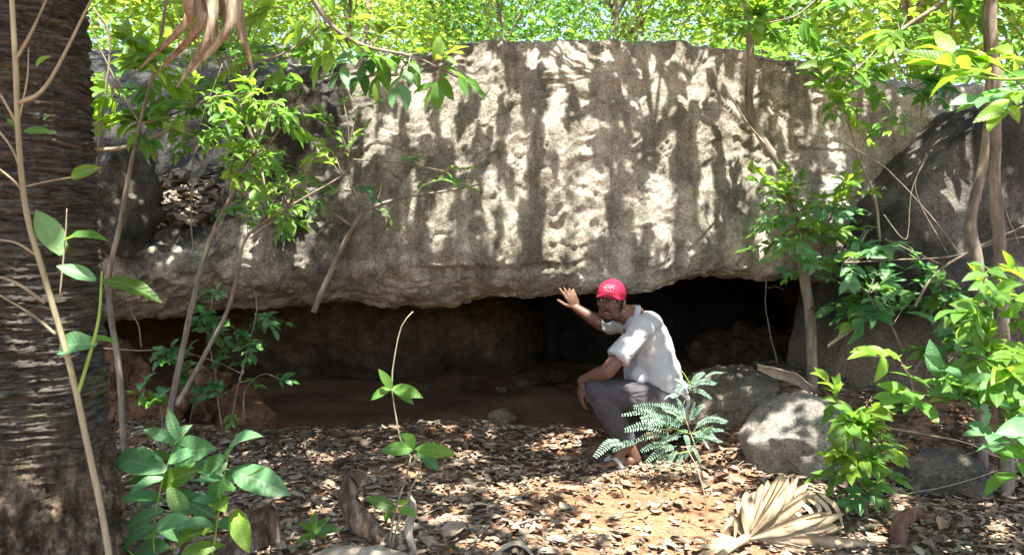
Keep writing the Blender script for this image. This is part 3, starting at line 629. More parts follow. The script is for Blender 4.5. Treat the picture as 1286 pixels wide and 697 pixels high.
# leafy branch hanging into the frame at the top
random.seed(12)
shrub('overhanging_branch', 'leafy branch with dangling oval leaves crossing the top of the boulder', 'branch', tuple(W(250, -330, 3.0)), 3.0,
      [([(250, -330), (330, -120), (400, 10), (450, 55), (520, 72), (580, 100)], .014, .003), ([(400, 10), (395, 40), (350, 70), (290, 85)], .005, .003)],
      [((430, 40), (470, 75), 0, 4, .085, 'broadmid'), ((450, 55), (425, 95), -.1, 4, .08, 'blue'), ((490, 66), (512, 85), .1, 4, .085, 'mid'), ((540, 82), (592, 108), 0, 4, .085, 'broadmid'), ((400, 10), (372, 40), 0, 4, .09, 'bright'), ((395, 40), (385, 70), .1, 4, .08, 'broadmid'), ((350, 70), (330, 60), .1, 4, .085, 'mid'), ((320, 78), (290, 90), 0, 4, .08, 'bright'), ((420, 20), (470, 30), .1, 4, .085, 'bright'), ((470, 62), (450, 100), .1, 3, .08, 'dark'), ((500, 70), (540, 60), .1, 3, .07, 'bright'), ((360, 10), (330, 20), 0, 4, .09, 'bright'), ((330, -60), (420, -5), 0.1, 4, .09, 'mid'), ((440, 45), (410, 70), -.1, 3, .10, 'bright'), ((460, 58), (490, 40), .1, 3, .095, 'bright'), ((480, 64), (475, 100), 0, 3, .10, 'broadmid'), ((515, 72), (500, 110), -.1, 3, .10, 'blue'), ((540, 82), (560, 70), 0, 3, .09, 'bright'), ((555, 88), (545, 110), 0, 2, .09, 'broadmid'), ((420, 20), (400, 85), .1, 3, .10, 'mid'), ((380, 55), (345, 95), .1, 4, .09, 'broadmid')])
# dead limb with a few green sprigs across the boulder
random.seed(13)
DL = [(393, 392), (418, 335), (440, 292), (458, 266), (500, 250), (560, 240), (602, 232)]
shrub('dead_limb', 'bare broken limb with green sprigs hanging across the boulder face', 'branch', tuple(W(393, 392, 4.55)), 4.55,
      [(DL, .017, .004), ([(458, 266), (440, 230), (438, 170), (428, 110)], .006, .003), ([(445, 285), (400, 262), (350, 275), (315, 300)], .009, .007), ([(470, 262), (478, 238), (480, 210)], .003, .002), ([(500, 250), (535, 275), (560, 262)], .003, .001), ([(438, 200), (500, 205), (560, 215)], .004, .002)],
      [((438, 170), (432, 112), 0, 5, 0.068, 'mid'), ((438, 180), (480, 128), .1, 5, 0.068, 'mid'), ((440, 200), (460, 160), 0, 5, 0.068, 'bright'), ((440, 220), (415, 170), -.1, 5, 0.065, 'mid'), ((440, 235), (470, 250), -.1, 4, 0.088, 'dark'), ((500, 205), (520, 200), 0, 4, 0.068, 'mid'), ((540, 212), (592, 238), 0, 5, 0.068, 'mid'), ((560, 215), (585, 212), 0, 5, 0.068, 'bright'), ((440, 240), (380, 225), -.1, 6, 0.081, 'mid'), ((440, 240), (395, 265), -.1, 5, 0.081, 'blue'), ((510, 250), (560, 225), 0, 4, 0.061, 'mid'), ((438, 190), (400, 140), 0, 5, 0.065, 'mid'), ((428, 130), (470, 122), 0, 4, 0.061, 'mid'), ((470, 262), (500, 285), 0, 3, 0.041, 'mid')])
# small leaved shrub at the hollow mouth
random.seed(14)
Bq = G(285, 540)
K1 = [(290, 532), (300, 480), (314, 430), (322, 385), (316, 352)]; K2 = [(306, 528), (308, 490), (330, 470), (360, 478)]; K3 = [(278, 536), (270, 470), (262, 420), (268, 365)]
shrub('leafy_shrub', 'fine shrub with small glossy leaves standing at the left mouth of the hollow', 'shrub', tuple(Bq), 4.75,
      [(K1, .006, .003), (K2, .005, .002), (K3, .004, .002), ([(110, 436), (170, 440), (215, 440), (265, 452), (305, 470)], .005, .003), ([(178, 436), (174, 410), (164, 390), (172, 385)], .004, .002), ([(205, 545), (200, 510), (170, 480)], .003, .002), ([(235, 545), (245, 500), (256, 460)], .003, .001), ([(316, 352), (300, 330), (310, 310)], .003, .001)],
      scatter((265, 390), 24, 30, 7, K3 + K1, 5, .062, ['blue', 'dark', 'blue']) + scatter((290, 430), 36, 30, 9, K1 + K3, 5, .066, ['blue', 'dark', 'mid']) + scatter((345, 405), 22, 14, 4, [(320, 400)], 5, .055, ['blue', 'dark']) + scatter((205, 445), 32, 12, 4, [(215, 440), (240, 445)], 4, .07, ['dark', 'blue']) +
      scatter((185, 490), 18, 18, 4, [(200, 510)], 5, .07, ['mid', 'blue']) + scatter((230, 470), 20, 14, 3, [(245, 490)], 4, .065, ['dark']) + scatter((260, 490), 20, 14, 3, [(280, 500)], 4, .06, ['dark', 'blue']) + [((340, 472), (364, 478), 0, 3, .075, 'dark'), ((295, 520), (288, 532), -.1, 4, .06, 'mid'), ((300, 480), (325, 485), 0, 3, .05, 'mid')])
# feathery plant before the man
random.seed(15)
def feathery():
    Y = 4.12; B = G(884, 612); pl = thing('feathery_plant', 'feathery bluish green plant in front of the crouching man', 'plant', tuple(B))
    St = [B, W(876, 570, Y), W(866, 540, Y), W(858, 512, Y), W(868, 485, Y)]
    twig(pl, St, [.005, .004, .0035, .003, .002], M['bark_pale'])
    for s in [[(868, 545), (820, 530)], [(874, 565), (820, 575)], [(868, 545), (895, 535)], [(862, 525), (830, 515)], [(868, 485), (858, 468), (850, 462)]]: twig(pl, [W(x, y, Y) for x, y in s], np.linspace(.003, .0015, len(s)), M['stem_green'])
    fr = [((784, 556), (748, 573)), ((800, 556), (770, 566)), ((840, 530), (782, 521)), ((842, 525), (797, 511)), ((838, 540), (786, 540)), ((845, 548), (800, 553)), ((850, 560), (812, 580)), ((845, 570), (818, 592)), ((850, 565), (838, 588)), ((860, 530), (832, 513)), ((860, 528), (850, 500)), ((866, 530), (884, 508)), ((868, 545), (900, 520)), ((870, 550), (908, 540)), ((872, 555), (905, 555)), ((870, 545), (890, 562)), ((860, 545), (866, 565)), ((852, 538), (858, 515)), ((868, 485), (850, 492)), ((868, 485), (884, 468)), ((868, 485), (898, 482)), ((868, 490), (893, 500)), ((868, 490), (848, 476)), ((876, 560), (860, 575)), ((866, 540), (840, 553)), ((855, 535), (815, 533)), ((884, 475), (907, 468)), ((850, 500), (836, 500)), ((862, 520), (838, 540)), ((855, 548), (822, 562)), ((848, 536), (806, 526)), ((872, 548), (896, 550)), ((868, 560), (880, 580)), ((862, 565), (846, 596)), ((846, 560), (806, 566)), ((866, 530), (872, 505)), ((870, 538), (912, 530)), ((858, 520), (822, 508))]
    for a, t in fr:
        A = W(*a, Y + random.uniform(-.08, .08)); T = W(*t, Y + random.uniform(-.15, .1)); ax = T - A; L = ax.length
        mid = (A + T) / 2 + Vector((0, 0, .12 * L)); P = catmull([tuple(A), tuple(mid), tuple(T)], 17); mb = MB(); mb.add(*tube(P, np.linspace(.0015, .0006, 17), 4))
        up = Vector((0, -.55, .8)) + rv(.25)
        for i in range(2, 17):
            d = Vector(P[i] - P[i - 1]).normalized(); s = d.cross(up).normalized(); l2 = (.020 * math.sin(math.pi * min(1, .25 + .7 * i / 17)) + .006) * min(1.3, L / .16)
            for sg in (-1, 1):
                e = (s * sg + d * .35 + rv(.06)).normalized(); t2 = e.cross(up).normalized() * min(.0042, L / 17 * .30); p = Vector(P[i])
                mb.add([tuple(p), tuple(p + e * l2 * .5 + t2), tuple(p + e * l2), tuple(p + e * l2 * .5 - t2)], [[0, 1, 2], [0, 2, 3]])
        part('frond', *mb.get(), M['frond'], pl)
feathery()
# small bush right front
random.seed(16)
Bq = G(1088, 656); Yb = Bq.y
R1 = [(1088, 658), (1084, 620), (1078, 580), (1070, 540), (1050, 500)]
shrub('small_bush', 'small bright green bush beside the smooth grey rock', 'bush', tuple(Bq), Yb,
      [(R1, .014, .005), ([(1082, 600), (1100, 560), (1110, 530)], .006, .003), ([(1084, 620), (1060, 600), (1045, 590)], .005, .003)],
      scatter((1080, 565), 45, 60, 17, R1, 4, .085, ['mid', 'bright', 'mid']) + [((1060, 520), (1034, 476), 0, 5, .08, 'bright'), ((1056, 510), (1050, 488), 0, 4, .08, 'bright'), ((1060, 600), (1035, 600), 0, 4, .09, 'mid'), ((1085, 610), (1110, 628), 0, 4, .085, 'mid'), ((1080, 590), (1055, 570), -.1, 4, .09, 'mid'), ((1086, 610), (1070, 632), -.1, 4, .085, 'dark'), ((1090, 560), (1125, 570), 0, 4, .085, 'bright'), ((1085, 600), (1125, 600), 0, 4, .08, 'mid')], mat='bark')
# bright shrub at the right edge
random.seed(17)
Bq = W(1330, 760, 3.0); Bq.z = gz(Bq.x, Bq.y)
Q1 = [(1330, 770), (1300, 620), (1262, 530), (1245, 450), (1238, 380), (1236, 350)]; Q2 = [(1320, 640), (1300, 540), (1290, 440), (1285, 370)]; Q3 = [(1262, 530), (1220, 512), (1180, 500), (1150, 480), (1132, 458)]
shrub('bright_shrub', 'sunlit yellow green shrub reaching in from the right edge', 'shrub', tuple(Bq), 3.0,
      [(Q1, .016, .004), (Q2, .012, .004), (Q3, .007, .003)],
      scatter((1245, 420), 38, 75, 13, Q1 + Q2, 5, .085, ['bright', 'bright', 'mid']) + scatter((1275, 490), 35, 45, 6, Q1 + Q2, 5, .095, ['bright', 'mid']) + scatter((1215, 480), 30, 25, 5, Q3 + Q1, 4, .09, ['mid', 'blue']) +
      [((1160, 490), (1098, 448), -.1, 4, .11, 'bright'), ((1175, 498), (1130, 500), -.15, 4, .12, 'broadmid'), ((1190, 502), (1150, 508), -.2, 3, .13, 'broadmid'), ((1210, 508), (1190, 480), .1, 4, .12, 'bright'), ((1262, 530), (1250, 545), -.2, 4, .13, 'blue'), ((1300, 560), (1260, 560), -.3, 4, .15, 'blue'), ((1310, 620), (1270, 600), -.4, 4, .15, 'mid'), ((1245, 400), (1225, 350), 0, 5, .09, 'bright'), ((1290, 400), (1270, 340), 0, 5, .09, 'bright')], mat='bark')
# leafy sprays in front of the leaning boulder
random.seed(18)
Bq = G(1150, 520)
U1 = [(1152, 520), (1140, 460), (1120, 410), (1090, 370), (1060, 330)]; U2 = [(1145, 470), (1175, 420), (1190, 370)]; U3 = [(1150, 500), (1190, 455), (1215, 430)]
shrub('slanting_shrub', 'blue green shrub spreading low in front of the leaning dark boulder', 'shrub', tuple(Bq), 4.45,
      [(U1, .009, .004), (U2, .006, .003), (U3, .005, .003), ([(1100, 385), (1075, 405), (1045, 430), (1040, 436)], .009, .006)],
      scatter((1110, 350), 60, 45, 10, U1 + U2, 5, .08, ['blue', 'mid', 'blue']) + scatter((1165, 380), 45, 40, 7, U2, 5, .075, ['blue', 'mid', 'blue']) + scatter((1065, 390), 30, 20, 5, [(1100, 385)], 4, .085, ['mid', 'dark']) + scatter((1180, 440), 35, 30, 6, U3, 4, .085, ['mid', 'blue']) + scatter((1120, 505), 30, 10, 4, [(1152, 510)], 4, .06, ['dark', 'mid']))

# ------------------------------------------------------------------ trees standing in the frame on the right (their crowns shade the place)
canopy_trees = []
def slim_tree(name, label, path, Y, r0, r1, top, dys=None):
    B = G(path[-1][0], path[-1][1]) if path[-1][1] < 697 else W(path[-1][0], path[-1][1], Y); Y0 = Y
    pts = [W(x, y, Y + (dys[i] if dys else 0)) for i, (x, y) in enumerate(path)]
    base = Vector((pts[-1].x, pts[-1].y, gz(pts[-1].x, pts[-1].y) - .03)); pts[-1] = base
    t = thing(name, label, 'tree', base); p0 = pts[0]
    up = [top, (top + p0) / 2 + Vector((.08, .05, 0))]
    P = up + pts; twig(t, P, np.linspace(r1, r0, len(P)), M['bark'], 70, 9, 'trunk', 0.01)
    canopy_trees.append((t, top)); return t
random.seed(19)
st_ = slim_tree('slender_tree', 'straight slender tree trunk in front of the leaning dark boulder', [(1252, -30), (1252, 100), (1250, 220), (1256, 330), (1262, 450), (1264, 560), (1262, 632)], 3.95, .040, .014, Vector((2.6, 3.5, 4.4)))
ct_ = slim_tree('crooked_sapling', 'crooked thin tree rising in front of the hollow and the boulder', [(936, -30), (942, 70), (942, 140), (962, 182), (984, 215), (997, 270), (1009, 340), (1018, 410), (1022, 464)], 4.75, .034, .018, Vector((1.0, 4.2, 4.2)))
mb = MB(); random.seed(20)
C1 = [(997, 270), (1003, 300), (1009, 340)]
for a, t, dY, n, L, k in scatter((975, 235), 45, 28, 8, C1, 5, .07, ['bright', 'bright', 'mid']) + scatter((960, 300), 35, 28, 8, C1, 5, .065, ['blue', 'mid']) + scatter((1040, 285), 50, 45, 11, C1, 4, .095, ['mid', 'blue', 'bright']) + scatter((1075, 240), 22, 28, 4, [(1040, 280)], 4, .075, ['bright']) + scatter((1020, 335), 40, 18, 5, C1, 5, .07, ['mid', 'blue']) + [((1005, 330), (985, 352), -.1, 5, .05, 'mid'), ((1008, 345), (1045, 352), -.1, 5, .06, 'mid')]:
    spray(ct_, mb, W(*a, 4.7), W(*t, 4.65 + dY), n, L, k)
mb.add(*tube([W(965, 187, 4.74), W(935, 150, 4.7), W(905, 98, 4.72)], [.008, .006, .002], 6, 12))
part('twigs', *mb.get(), M['bark'], ct_)['kind'] = 'stuff'
bt = slim_tree('bent_trunk', 'short bent tree trunk standing close behind the slender straight one', [(1244, -20), (1243, 110), (1238, 190), (1224, 250), (1219, 285), (1229, 335), (1234, 430), (1236, 480)], 4.3, .034, .018, Vector((3.0, 4.6, 4.1)))
# branches of green and yellow leaves at the upper right
random.seed(21)
shrub('yellow_branch', 'near branch of glowing yellow green leaves at the upper right edge', 'branch', tuple(W(1400, 60, 2.3)), 2.3,
      [([(1400, 60), (1330, 90), (1270, 100), (1215, 95)], .007, .003), ([(1330, 90), (1290, 130), (1262, 140)], .004, .002)],
      [((1270, 100), (1175, 82), 0, 4, .12, 'bright'), ((1260, 100), (1190, 70), .1, 4, .115, 'bright'), ((1280, 98), (1230, 75), .1, 4, .11, 'bright'), ((1290, 125), (1230, 125), 0, 4, .10, 'blue'), ((1300, 120), (1262, 145), -.1, 4, .10, 'bright'), ((1320, 95), (1275, 118), 0, 3, .10, 'blue'), ((1300, 90), (1270, 70), .1, 3, .10, 'bright')], mat='stem_green')
random.seed(22)
V1 = [(1300, -60), (1200, -5), (1130, 40), (1075, 90), (1050, 130)]; V2 = [(1200, -5), (1190, 60), (1165, 110), (1155, 150)]; V3 = [(1130, -60), (1040, -10), (1000, 20), (960, 30)]
shrub('leafy_bough', 'green leafy bough drooping over the right shoulder of the boulder', 'branch', tuple(W(1300, -60, 4.5)), 4.5,
      [(V1, .016, .005), (V2, .010, .004), (V3, .010, .004)],
      scatter((1065, 110), 50, 50, 12, V1, 5, .09, ['mid', 'bright', 'mid']) + scatter((1140, 60), 60, 45, 14, V1 + V2, 5, .09, ['bright', 'mid']) + scatter((1165, 120), 30, 20, 4, V2, 5, .075, ['mid', 'dark', 'mid']) + scatter((980, 20), 70, 30, 10, V3, 5, .09, ['bright', 'mid']) + scatter((1230, 20), 45, 30, 7, [(1200, 0)], 5, .09, ['bright', 'mid']) + scatter((1095, 165), 50, 14, 4, [(1050, 130), (1155, 150)], 5, .06, ['mid', 'bright']))

# bare twigs
def stick(name, label, cat, paths, Y, mat, grp=None):
    mb = MB(); b0 = None
    for pth, r0, r1 in paths:
        pts = [W(p[0], p[1], Y + (p[2] if len(p) > 2 else 0)) for p in pth]; b0 = b0 or pts[0]
        mb.add(*tube(pts, np.linspace(r0, r1, len(pts)), 6, 9 * len(pts), 0.012))
    return tag(part(name, *mb.get(), mat, origin=b0), label, cat, grp)
stick('bare_branch', 'bare pale forked branch crossing in front of the leaning dark boulder', 'branch', [([(1150, 385), (1175, 345), (1207, 322), (1250, 300), (1300, 278)], .008, .005), ([(1060, 330), (1130, 326), (1195, 322), (1260, 302), (1300, 296)], .004, .003), ([(1207, 322), (1180, 285), (1150, 250), (1110, 210), (1060, 180)], .004, .002), ([(1110, 300), (1150, 318), (1190, 335)], .004, .002), ([(1190, 318), (1150, 240), (1165, 195)], .003, .002), ([(1110, 270), (1138, 300), (1145, 240), (1164, 192)], .003, .002), ([(1280, 310), (1262, 260), (1250, 210)], .003, .0015)], 4.3, M['bark'])
stick('pale_stem', 'thin pale stem curving down the boulder beside the leaning dark boulder', 'stem', [([(1062, 60), (1060, 130), (1078, 195), (1098, 250), (1105, 300), (1106, 345)], .006, .009)], 4.7, M['bark_pale'])
stick('hanging_vine', 'thin vine hanging from the roof lip into the dark hollow', 'vine', [([(962, 300), (963, 350), (962, 385), (968, 420), (977, 458)], .004, .0035), ([(964, 362), (975, 360), (986, 364)], .002, .001)], 5.1, M['bark'])
stick('broken_stick', 'short broken stick poking left out of the shrub at the end of the hollow', 'stick', [([(1042, 432), (1068, 414), (1092, 390)], .009, .007)], 4.35, M['bark_pale'])
stick('fallen_branch', 'thin fallen branch arching in front of the blotchy rock on the right', 'branch', [([(1100, 535), (1160, 545), (1215, 556), (1250, 572), (1300, 588)], .005, .003), ([(1140, 620), (1190, 610), (1250, 592), (1290, 580)], .003, .002), ([(1215, 556), (1240, 560), (1200, 575)], .002, .001)], 3.75, M['bark_pale'])
stick('dry_stalk', 'thin dry straw stalk standing in the sunlit soil before the man', 'stalk', [([(889, 662), (886, 630), (876, 590), (862, 560)], .004, .002)], 3.6, M['dry'])
for i, (a, c, lab) in enumerate([((560, 632), (625, 652), 'thin fallen stick on the leaf litter in front of the hollow'), ((700, 690), (738, 684), 'short fallen stick at the bottom edge beside the sunlit soil'), ((640, 667), (700, 660), 'grey fallen stick lying level on the leaf litter'), ((800, 650), (760, 660), 'thin twig lying across the sunlit bare soil')]):
    A, C = G(*a), G(*c); A.z += .015; C.z += .02; mid = (A + C) / 2 + Vector((random.uniform(-.03, .03), .02, .015))
    tag(part('fallen_stick', *tube([A, mid, C], [.006, .005, .003], 6, 14, .01), M['bark'], origin=A), lab, 'stick', 'fallen sticks on the leaf litter')

# ------------------------------------------------------------------ dry palm debris
def strip(P, Wd, side, fold=0.3, n=12, thick=0.002, tipfrac=0.2, up=None):
    """V-folded strip along points P (world), half widths Wd, across direction side"""
    P = catmull([tuple(p) for p in P], n); Wd = np.interp(np.linspace(0, 1, n), np.linspace(0, 1, len(Wd)), Wd)
    T = np.gradient(P, axis=0); T /= np.linalg.norm(T, axis=1)[:, None]
    s = np.asarray(side, float)
    S_ = s - T * (T @ s)[:, None]; S_ /= np.linalg.norm(S_, axis=1)[:, None]; Nn_ = np.cross(S_, T)
    rows = []
    for lay in (0, 1):
        off = Nn_ * (-thick * lay)
        rows.append(np.stack([P - S_ * Wd[:, None] + Nn_ * (fold * Wd)[:, None] + off, P + off, P + S_ * Wd[:, None] + Nn_ * (fold * Wd)[:, None] + off], 1))
    A = rows[0].reshape(-1, 3); Bq_ = rows[1].reshape(-1, 3); F = grid_faces(n, 3); k = len(A)
    sidef = []
    for i in range(n - 1):
        for c0 in (0, 2):
            a, b_ = i * 3 + c0, (i + 1) * 3 + c0; sidef.append([a, b_, b_ + k, a + k])
    return np.vstack([A, Bq_]), np.vstack([F, F[:, ::-1] + k, np.array(sidef)])
random.seed(31)
def dry_fan():
    c = W(938, 694, 3.36); root = thing('dry_palm_fan', 'big dry straw coloured pleated palm fan lying at the bottom right', 'palm leaf', (c.x, c.y, gz(c.x, c.y)))
    c = Vector((c.x, c.y, max(c.z, gz(c.x, c.y) + .03)))
    tips = [(868, 700, -.15), (872, 690, -.1), (882, 676, -.05), (892, 668, -.05)]
    up_ = [(918, 640), (926, 628), (936, 617), (947, 608), (957, 603), (967, 598), (977, 593), (986, 589), (995, 592), (1004, 598), (1013, 605), (1022, 611), (1030, 617)]
    lo = [(1040, 645), (1050, 640), (1056, 648), (1058, 656), (1058, 664), (1056, 672)]
    fl = [(1098, 684), (1104, 690), (1095, 697)]
    L = [(x, y, d, .3) for x, y, d in tips] + [(x, y, .12 + .02 * math.sin(i * 2.1), 1.0) for i, (x, y) in enumerate(up_)] + [(x, y, -.03, .9) for x, y in lo] + [(x, y, -.10, .8) for x, y in fl]
    for i, (x, y, d, w) in enumerate(L):
        T = W(x, y, 3.36 + d); ax = (T - c) * random.uniform(.86, 1.04); T = c + ax; ln = ax.length; s = ax.cross(Vector((0.1, -1, .35))).normalized()
        mid = c + ax * .55 + Vector((0, -.03, .035 * ln)) + rv(.006)
        wmax = 0.024 * w + 0.004
        part('leaf_segment', *strip([c + ax * .04, mid, T + rv(.006)], [.004, wmax * .55, wmax * .95, wmax, wmax * .8, .003], s + rv(.12), random.uniform(.35, .8), 14), M['dry'], root)
    for a, t in [((1020, 620), (1046, 664)), ((1028, 618), (1059, 662)), ((1005, 630), (1020, 662)), ((1014, 625), (1030, 655)), ((990, 640), (1006, 660)), ((920, 640), (905, 672)), ((915, 642), (922, 680))]:
        A = W(*a, 3.42); T = W(*t, 3.36); s = Vector((1, 0, .2))
        part('hanging_tip', *strip([A, (A + T) / 2 + Vector((.015, -.02, .02)), T], [.006, .011, .009, .002], s, .5, 9), M['dry'], root)
    part('stalk', *tube([c + Vector((-.30, -.35, -.02)), c + Vector((-.12, -.12, .0)), c + Vector((0.0, 0, .01))], [.018, .017, .02], 8, 10), M['dry'], root)
dry_fan()

def trough(name, label, pts, wid, depth, mat, cat, side, thick=.012, arc=2.4, n=40, fl=0.012, seed=0):
    """a thick half pipe along pts: wid half width, depth hollow"""
    P = catmull([tuple(p) for p in pts], n); w = np.interp(np.linspace(0, 1, n), np.linspace(0, 1, len(wid)), wid)
    T = np.gradient(P, axis=0); T /= np.linalg.norm(T, axis=1)[:, None]; s = np.asarray(side, float)
    S_ = s - T * (T @ s)[:, None]; S_ /= np.linalg.norm(S_, axis=1)[:, None]; N_ = np.cross(S_, T)
    m_ = 17; a = np.linspace(-arc / 2, arc / 2, m_)
    def lay(o):
        X = np.sin(a) / math.sin(min(arc / 2, 1.57)); Z = (np.cos(a) - 1)
        V = P[:, None, :] + S_[:, None, :] * (X[None, :, None] * (w[:, None, None])) + N_[:, None, :] * ((Z[None, :, None] * depth * w[:, None, None]) - o)
        Vf = V.reshape(-1, 3); return Vf + fl * np.stack([fbm(Vf * 9 + seed, 3), fbm(Vf * 9 + 40 + seed, 3), fbm(Vf * 9 + 80 + seed, 3)], -1)
    A, Bv = lay(0), lay(thick); k = n * m_; F = grid_faces(n, m_); rim = []
    for i in range(n - 1):
        for c0 in (0, m_ - 1): rim.append([i * m_ + c0, (i + 1) * m_ + c0, (i + 1) * m_ + c0 + k, i * m_ + c0 + k])
    for i in range(m_ - 1):
        for r0 in (0, (n - 1) * m_): rim.append([r0 + i, r0 + i + 1, r0 + i + 1 + k, r0 + i + k])
    o = part(name, np.vstack([A, Bv]), np.vstack([F, F[:, ::-1] + k, np.array(rim)]), mat, origin=(P[0][0], P[0][1], P[:, 2].min()))
    return tag(o, label, cat)
trough('palm_husk', 'broad brown hooded palm husk leaning among the foreground plants', [W(222, 745, 2.95), W(262, 700, 2.98), W(298, 665, 3.02), W(326, 645, 3.05), W(349, 640, 3.06)], [.03, .05, .085, .115, .10], 0.75, M['dry_dark'], 'palm husk', (0.45, -.3, .9), .03, 2.6, seed=1)
trough('palm_stump', 'dark twisted upright palm stalk base with a torn top', [W(525, 705, 3.15), W(478, 680, 3.15), W(448, 655, 3.15), W(436, 628, 3.17), W(444, 606, 3.19), W(462, 596, 3.2)], [.045, .05, .045, .045, .05, .02], 0.8, M['dry_dark'], 'palm stalk', (.75, .2, .6), .035, 2.6, fl=.03, seed=2)
trough('dry_sheath', 'pale brown arched palm sheath cut by the bottom edge', [W(340, 735, 3.0), W(395, 696, 3.02), W(450, 686, 3.02), W(505, 694, 3.0), W(560, 730, 2.98)], [.03, .06, .075, .06, .03], .6, M['dry_grey'], 'palm sheath', (0, -1, .2), .012, 2.2, seed=3)
trough('curled_leaf', 'pale curled strip of palm leaf at the bottom edge below the bare soil', [W(608, 712, 3.2), W(626, 688, 3.2), W(645, 678, 3.2), W(662, 684, 3.18), W(684, 712, 3.15)], [.01, .02, .026, .024, .01], .8, M['dry_grey'], 'palm leaf', (0.1, -1, .3), .004, 2.4, seed=4)
trough('palm_sheath', 'curved grey palm sheath lying over the flat rock', [W(952, 459, 4.62), W(975, 464, 4.56), W(1000, 472, 4.50), W(1022, 488, 4.42)], [.02, .045, .045, .03], .7, M['dry_grey'], 'palm sheath', (0.2, -.8, .6), .008, 2.4, seed=5)
trough('torn_stalk', 'narrow grey torn stalk standing right of the dark twisted palm stalk', [W(520, 700, 3.12), W(512, 670, 3.14), W(518, 640, 3.15), W(511, 618, 3.16)], [.012, .016, .014, .006], .8, M['dry_grey'], 'palm stalk', (1, -.2, 0), .01, 2.4, seed=6)
P_ = [W(1128, 720, 3.3), W(1128, 692, 3.3), W(1128, 666, 3.3), W(1138, 650, 3.3), W(1154, 640, 3.3)]
tag(part('reddish_stub', *tube(P_, [.04, .036, .034, .034, .018], 14, 24, .03), M['dry_red'], origin=P_[0]), 'reddish brown curved stub poking up right of the dry palm fan', 'stub')

# dead frond strips hanging into the frame top left
random.seed(33)
hub = W(262, -70, 2.45)
dfr = thing('dead_palm_frond', 'withered grey palm frond with hanging strips at the top left', 'palm leaf', hub)
part('stalk', *tube([Vector((PT.x + .1, PT.y, 3.9)), Vector((PT.x + .45, PT.y - .02, 3.2)), hub + Vector((.02, 0, .5)), hub], [.03, .026, .024, .03], 8, 30), M['dry_grey'], dfr)
for (a, m_, t, w) in [((228, -30), (236, 25), (176, 86), .022), ((240, -30), (252, 30), (194, 96), .026), ((252, -30), (262, 40), (222, 110), .028), ((262, -30), (268, 20), (267, 62), .022), ((282, -30), (288, 30), (240, 92), .024), ((290, -30), (298, 25), (318, 90), .024), ((272, -30), (280, 0), (282, 40), .022), ((236, -40), (234, 0), (240, 36), .028), ((250, -40), (250, 5), (254, 36), .028), ((300, -30), (296, 15), (305, 55), .018)]:
    Y = 2.45 + random.uniform(-.07, .07); A, B_, T = W(*a, Y), W(*m_, Y - .03), W(*t, Y + random.uniform(-.05, .05))
    part('leaf_strip', *strip([hub + (A - hub) * .3, A, B_, T], [.012, w * .9, w * .8, w * .55, .002], (1, .35 * random.uniform(-1, 1), .2), random.uniform(.5, 1.2), 16), M['frondstrip'], dfr, smooth=False)

# ------------------------------------------------------------------ the man
def fuse(name, mb, mat, parent, voxel=.006, it=6, fold=0.0, fs=(10, 10, 10), label=None, warp=0.0):
    V, F = mb.get(); me = mesh_np('tmp', V, F, None); o = link(bpy.data.objects.new('tmp', me))
    r = o.modifiers.new('r', 'REMESH'); r.mode = 'VOXEL'; r.voxel_size = voxel; r.use_smooth_shade = True
    s = o.modifiers.new('s', 'SMOOTH'); s.iterations = it; s.factor = 0.5
    dg = bpy.context.evaluated_depsgraph_get(); ev = o.evaluated_get(dg); m2 = ev.to_mesh()
    n = len(m2.vertices); co = np.zeros(n * 3, np.float32); m2.vertices.foreach_get('co', co); co = co.reshape(-1, 3).astype(float)
    no = np.zeros(n * 3, np.float32); m2.vertices.foreach_get('normal', no); no = no.reshape(-1, 3)
    m2.calc_loop_triangles(); k = len(m2.loop_triangles); tr = np.zeros(k * 3, np.int32); m2.loop_triangles.foreach_get('vertices', tr)
    ev.to_mesh_clear(); bpy.data.objects.remove(o); bpy.data.meshes.remove(me)
    if fold:
        q = co * np.array(fs); w = q + 0.8 * np.stack([fbm(q * .5, 2), fbm(q * .5 + 20, 2), fbm(q * .5 + 40, 2)], -1)
        co = co + no * (fold * (ridged(w, 2)) + fold * .45 * ridged(w * 2.3 + 5, 2))[:, None]
    return part(name, co, tr.reshape(-1, 3), mat, parent, label=label)
def ball(mb, c, ax, R=None, s=3):
    V, F = ico(s); V = V * np.array(ax)
    if R is not None: V = V @ np.array(R).T
    mb.add(V + np.array(c), F)
def cap_(mb, A, B, ra, rb, ends=True):
    A, B = Vector(A), Vector(B); mb.add(*tube([A, A.lerp(B, .5), B], [ra, (ra + rb) / 2, rb], 14))
    if ends: ball(mb, A, (ra,) * 3); ball(mb, B, (rb,) * 3)
def simple_mat(name, col, rough=.7, spec=.3, var=.12, ns=25, bs=0.15, bd=.004):
    m, nt, b = newmat(name); P = coords(nt, kind='Position'); n = noise_n(nt, P, ns, 6, .65)
    c = ramp(nt, n, [(.3, tuple(v * (1 - var) for v in col)), (.7, tuple(min(1, v * (1 + var)) for v in col))])
    nt.links.new(c, b.inputs['Base Color']); b.inputs['Roughness'].default_value = rough; b.inputs['Specular IOR Level'].default_value = spec
    bump(nt, b, noise_n(nt, P, ns * 6, 4), bs, bd); return m
M['skin'] = simple_mat('brown_skin', (0.125, 0.06, 0.036), .5, .4, .15, 18, .08)
M['shirt'] = simple_mat('white_cotton', (0.38, 0.38, 0.375), .85, .2, .05, 14, .2, .003)
M['trousers'] = simple_mat('grey_trousers', (0.058, 0.051, 0.056), .85, .2, .15, 20, .2, .003)
M['cap'] = simple_mat('crimson_cotton', (0.27, 0.010, 0.035), .8, .25, .1, 30, .2, .002)
M['hair'] = simple_mat('black_hair', (0.012, 0.010, 0.009), .6, .3, .3, 120, .6, .004)
M['white'] = simple_mat('white_thread', (0.55, 0.38, 0.40), .8, .2)
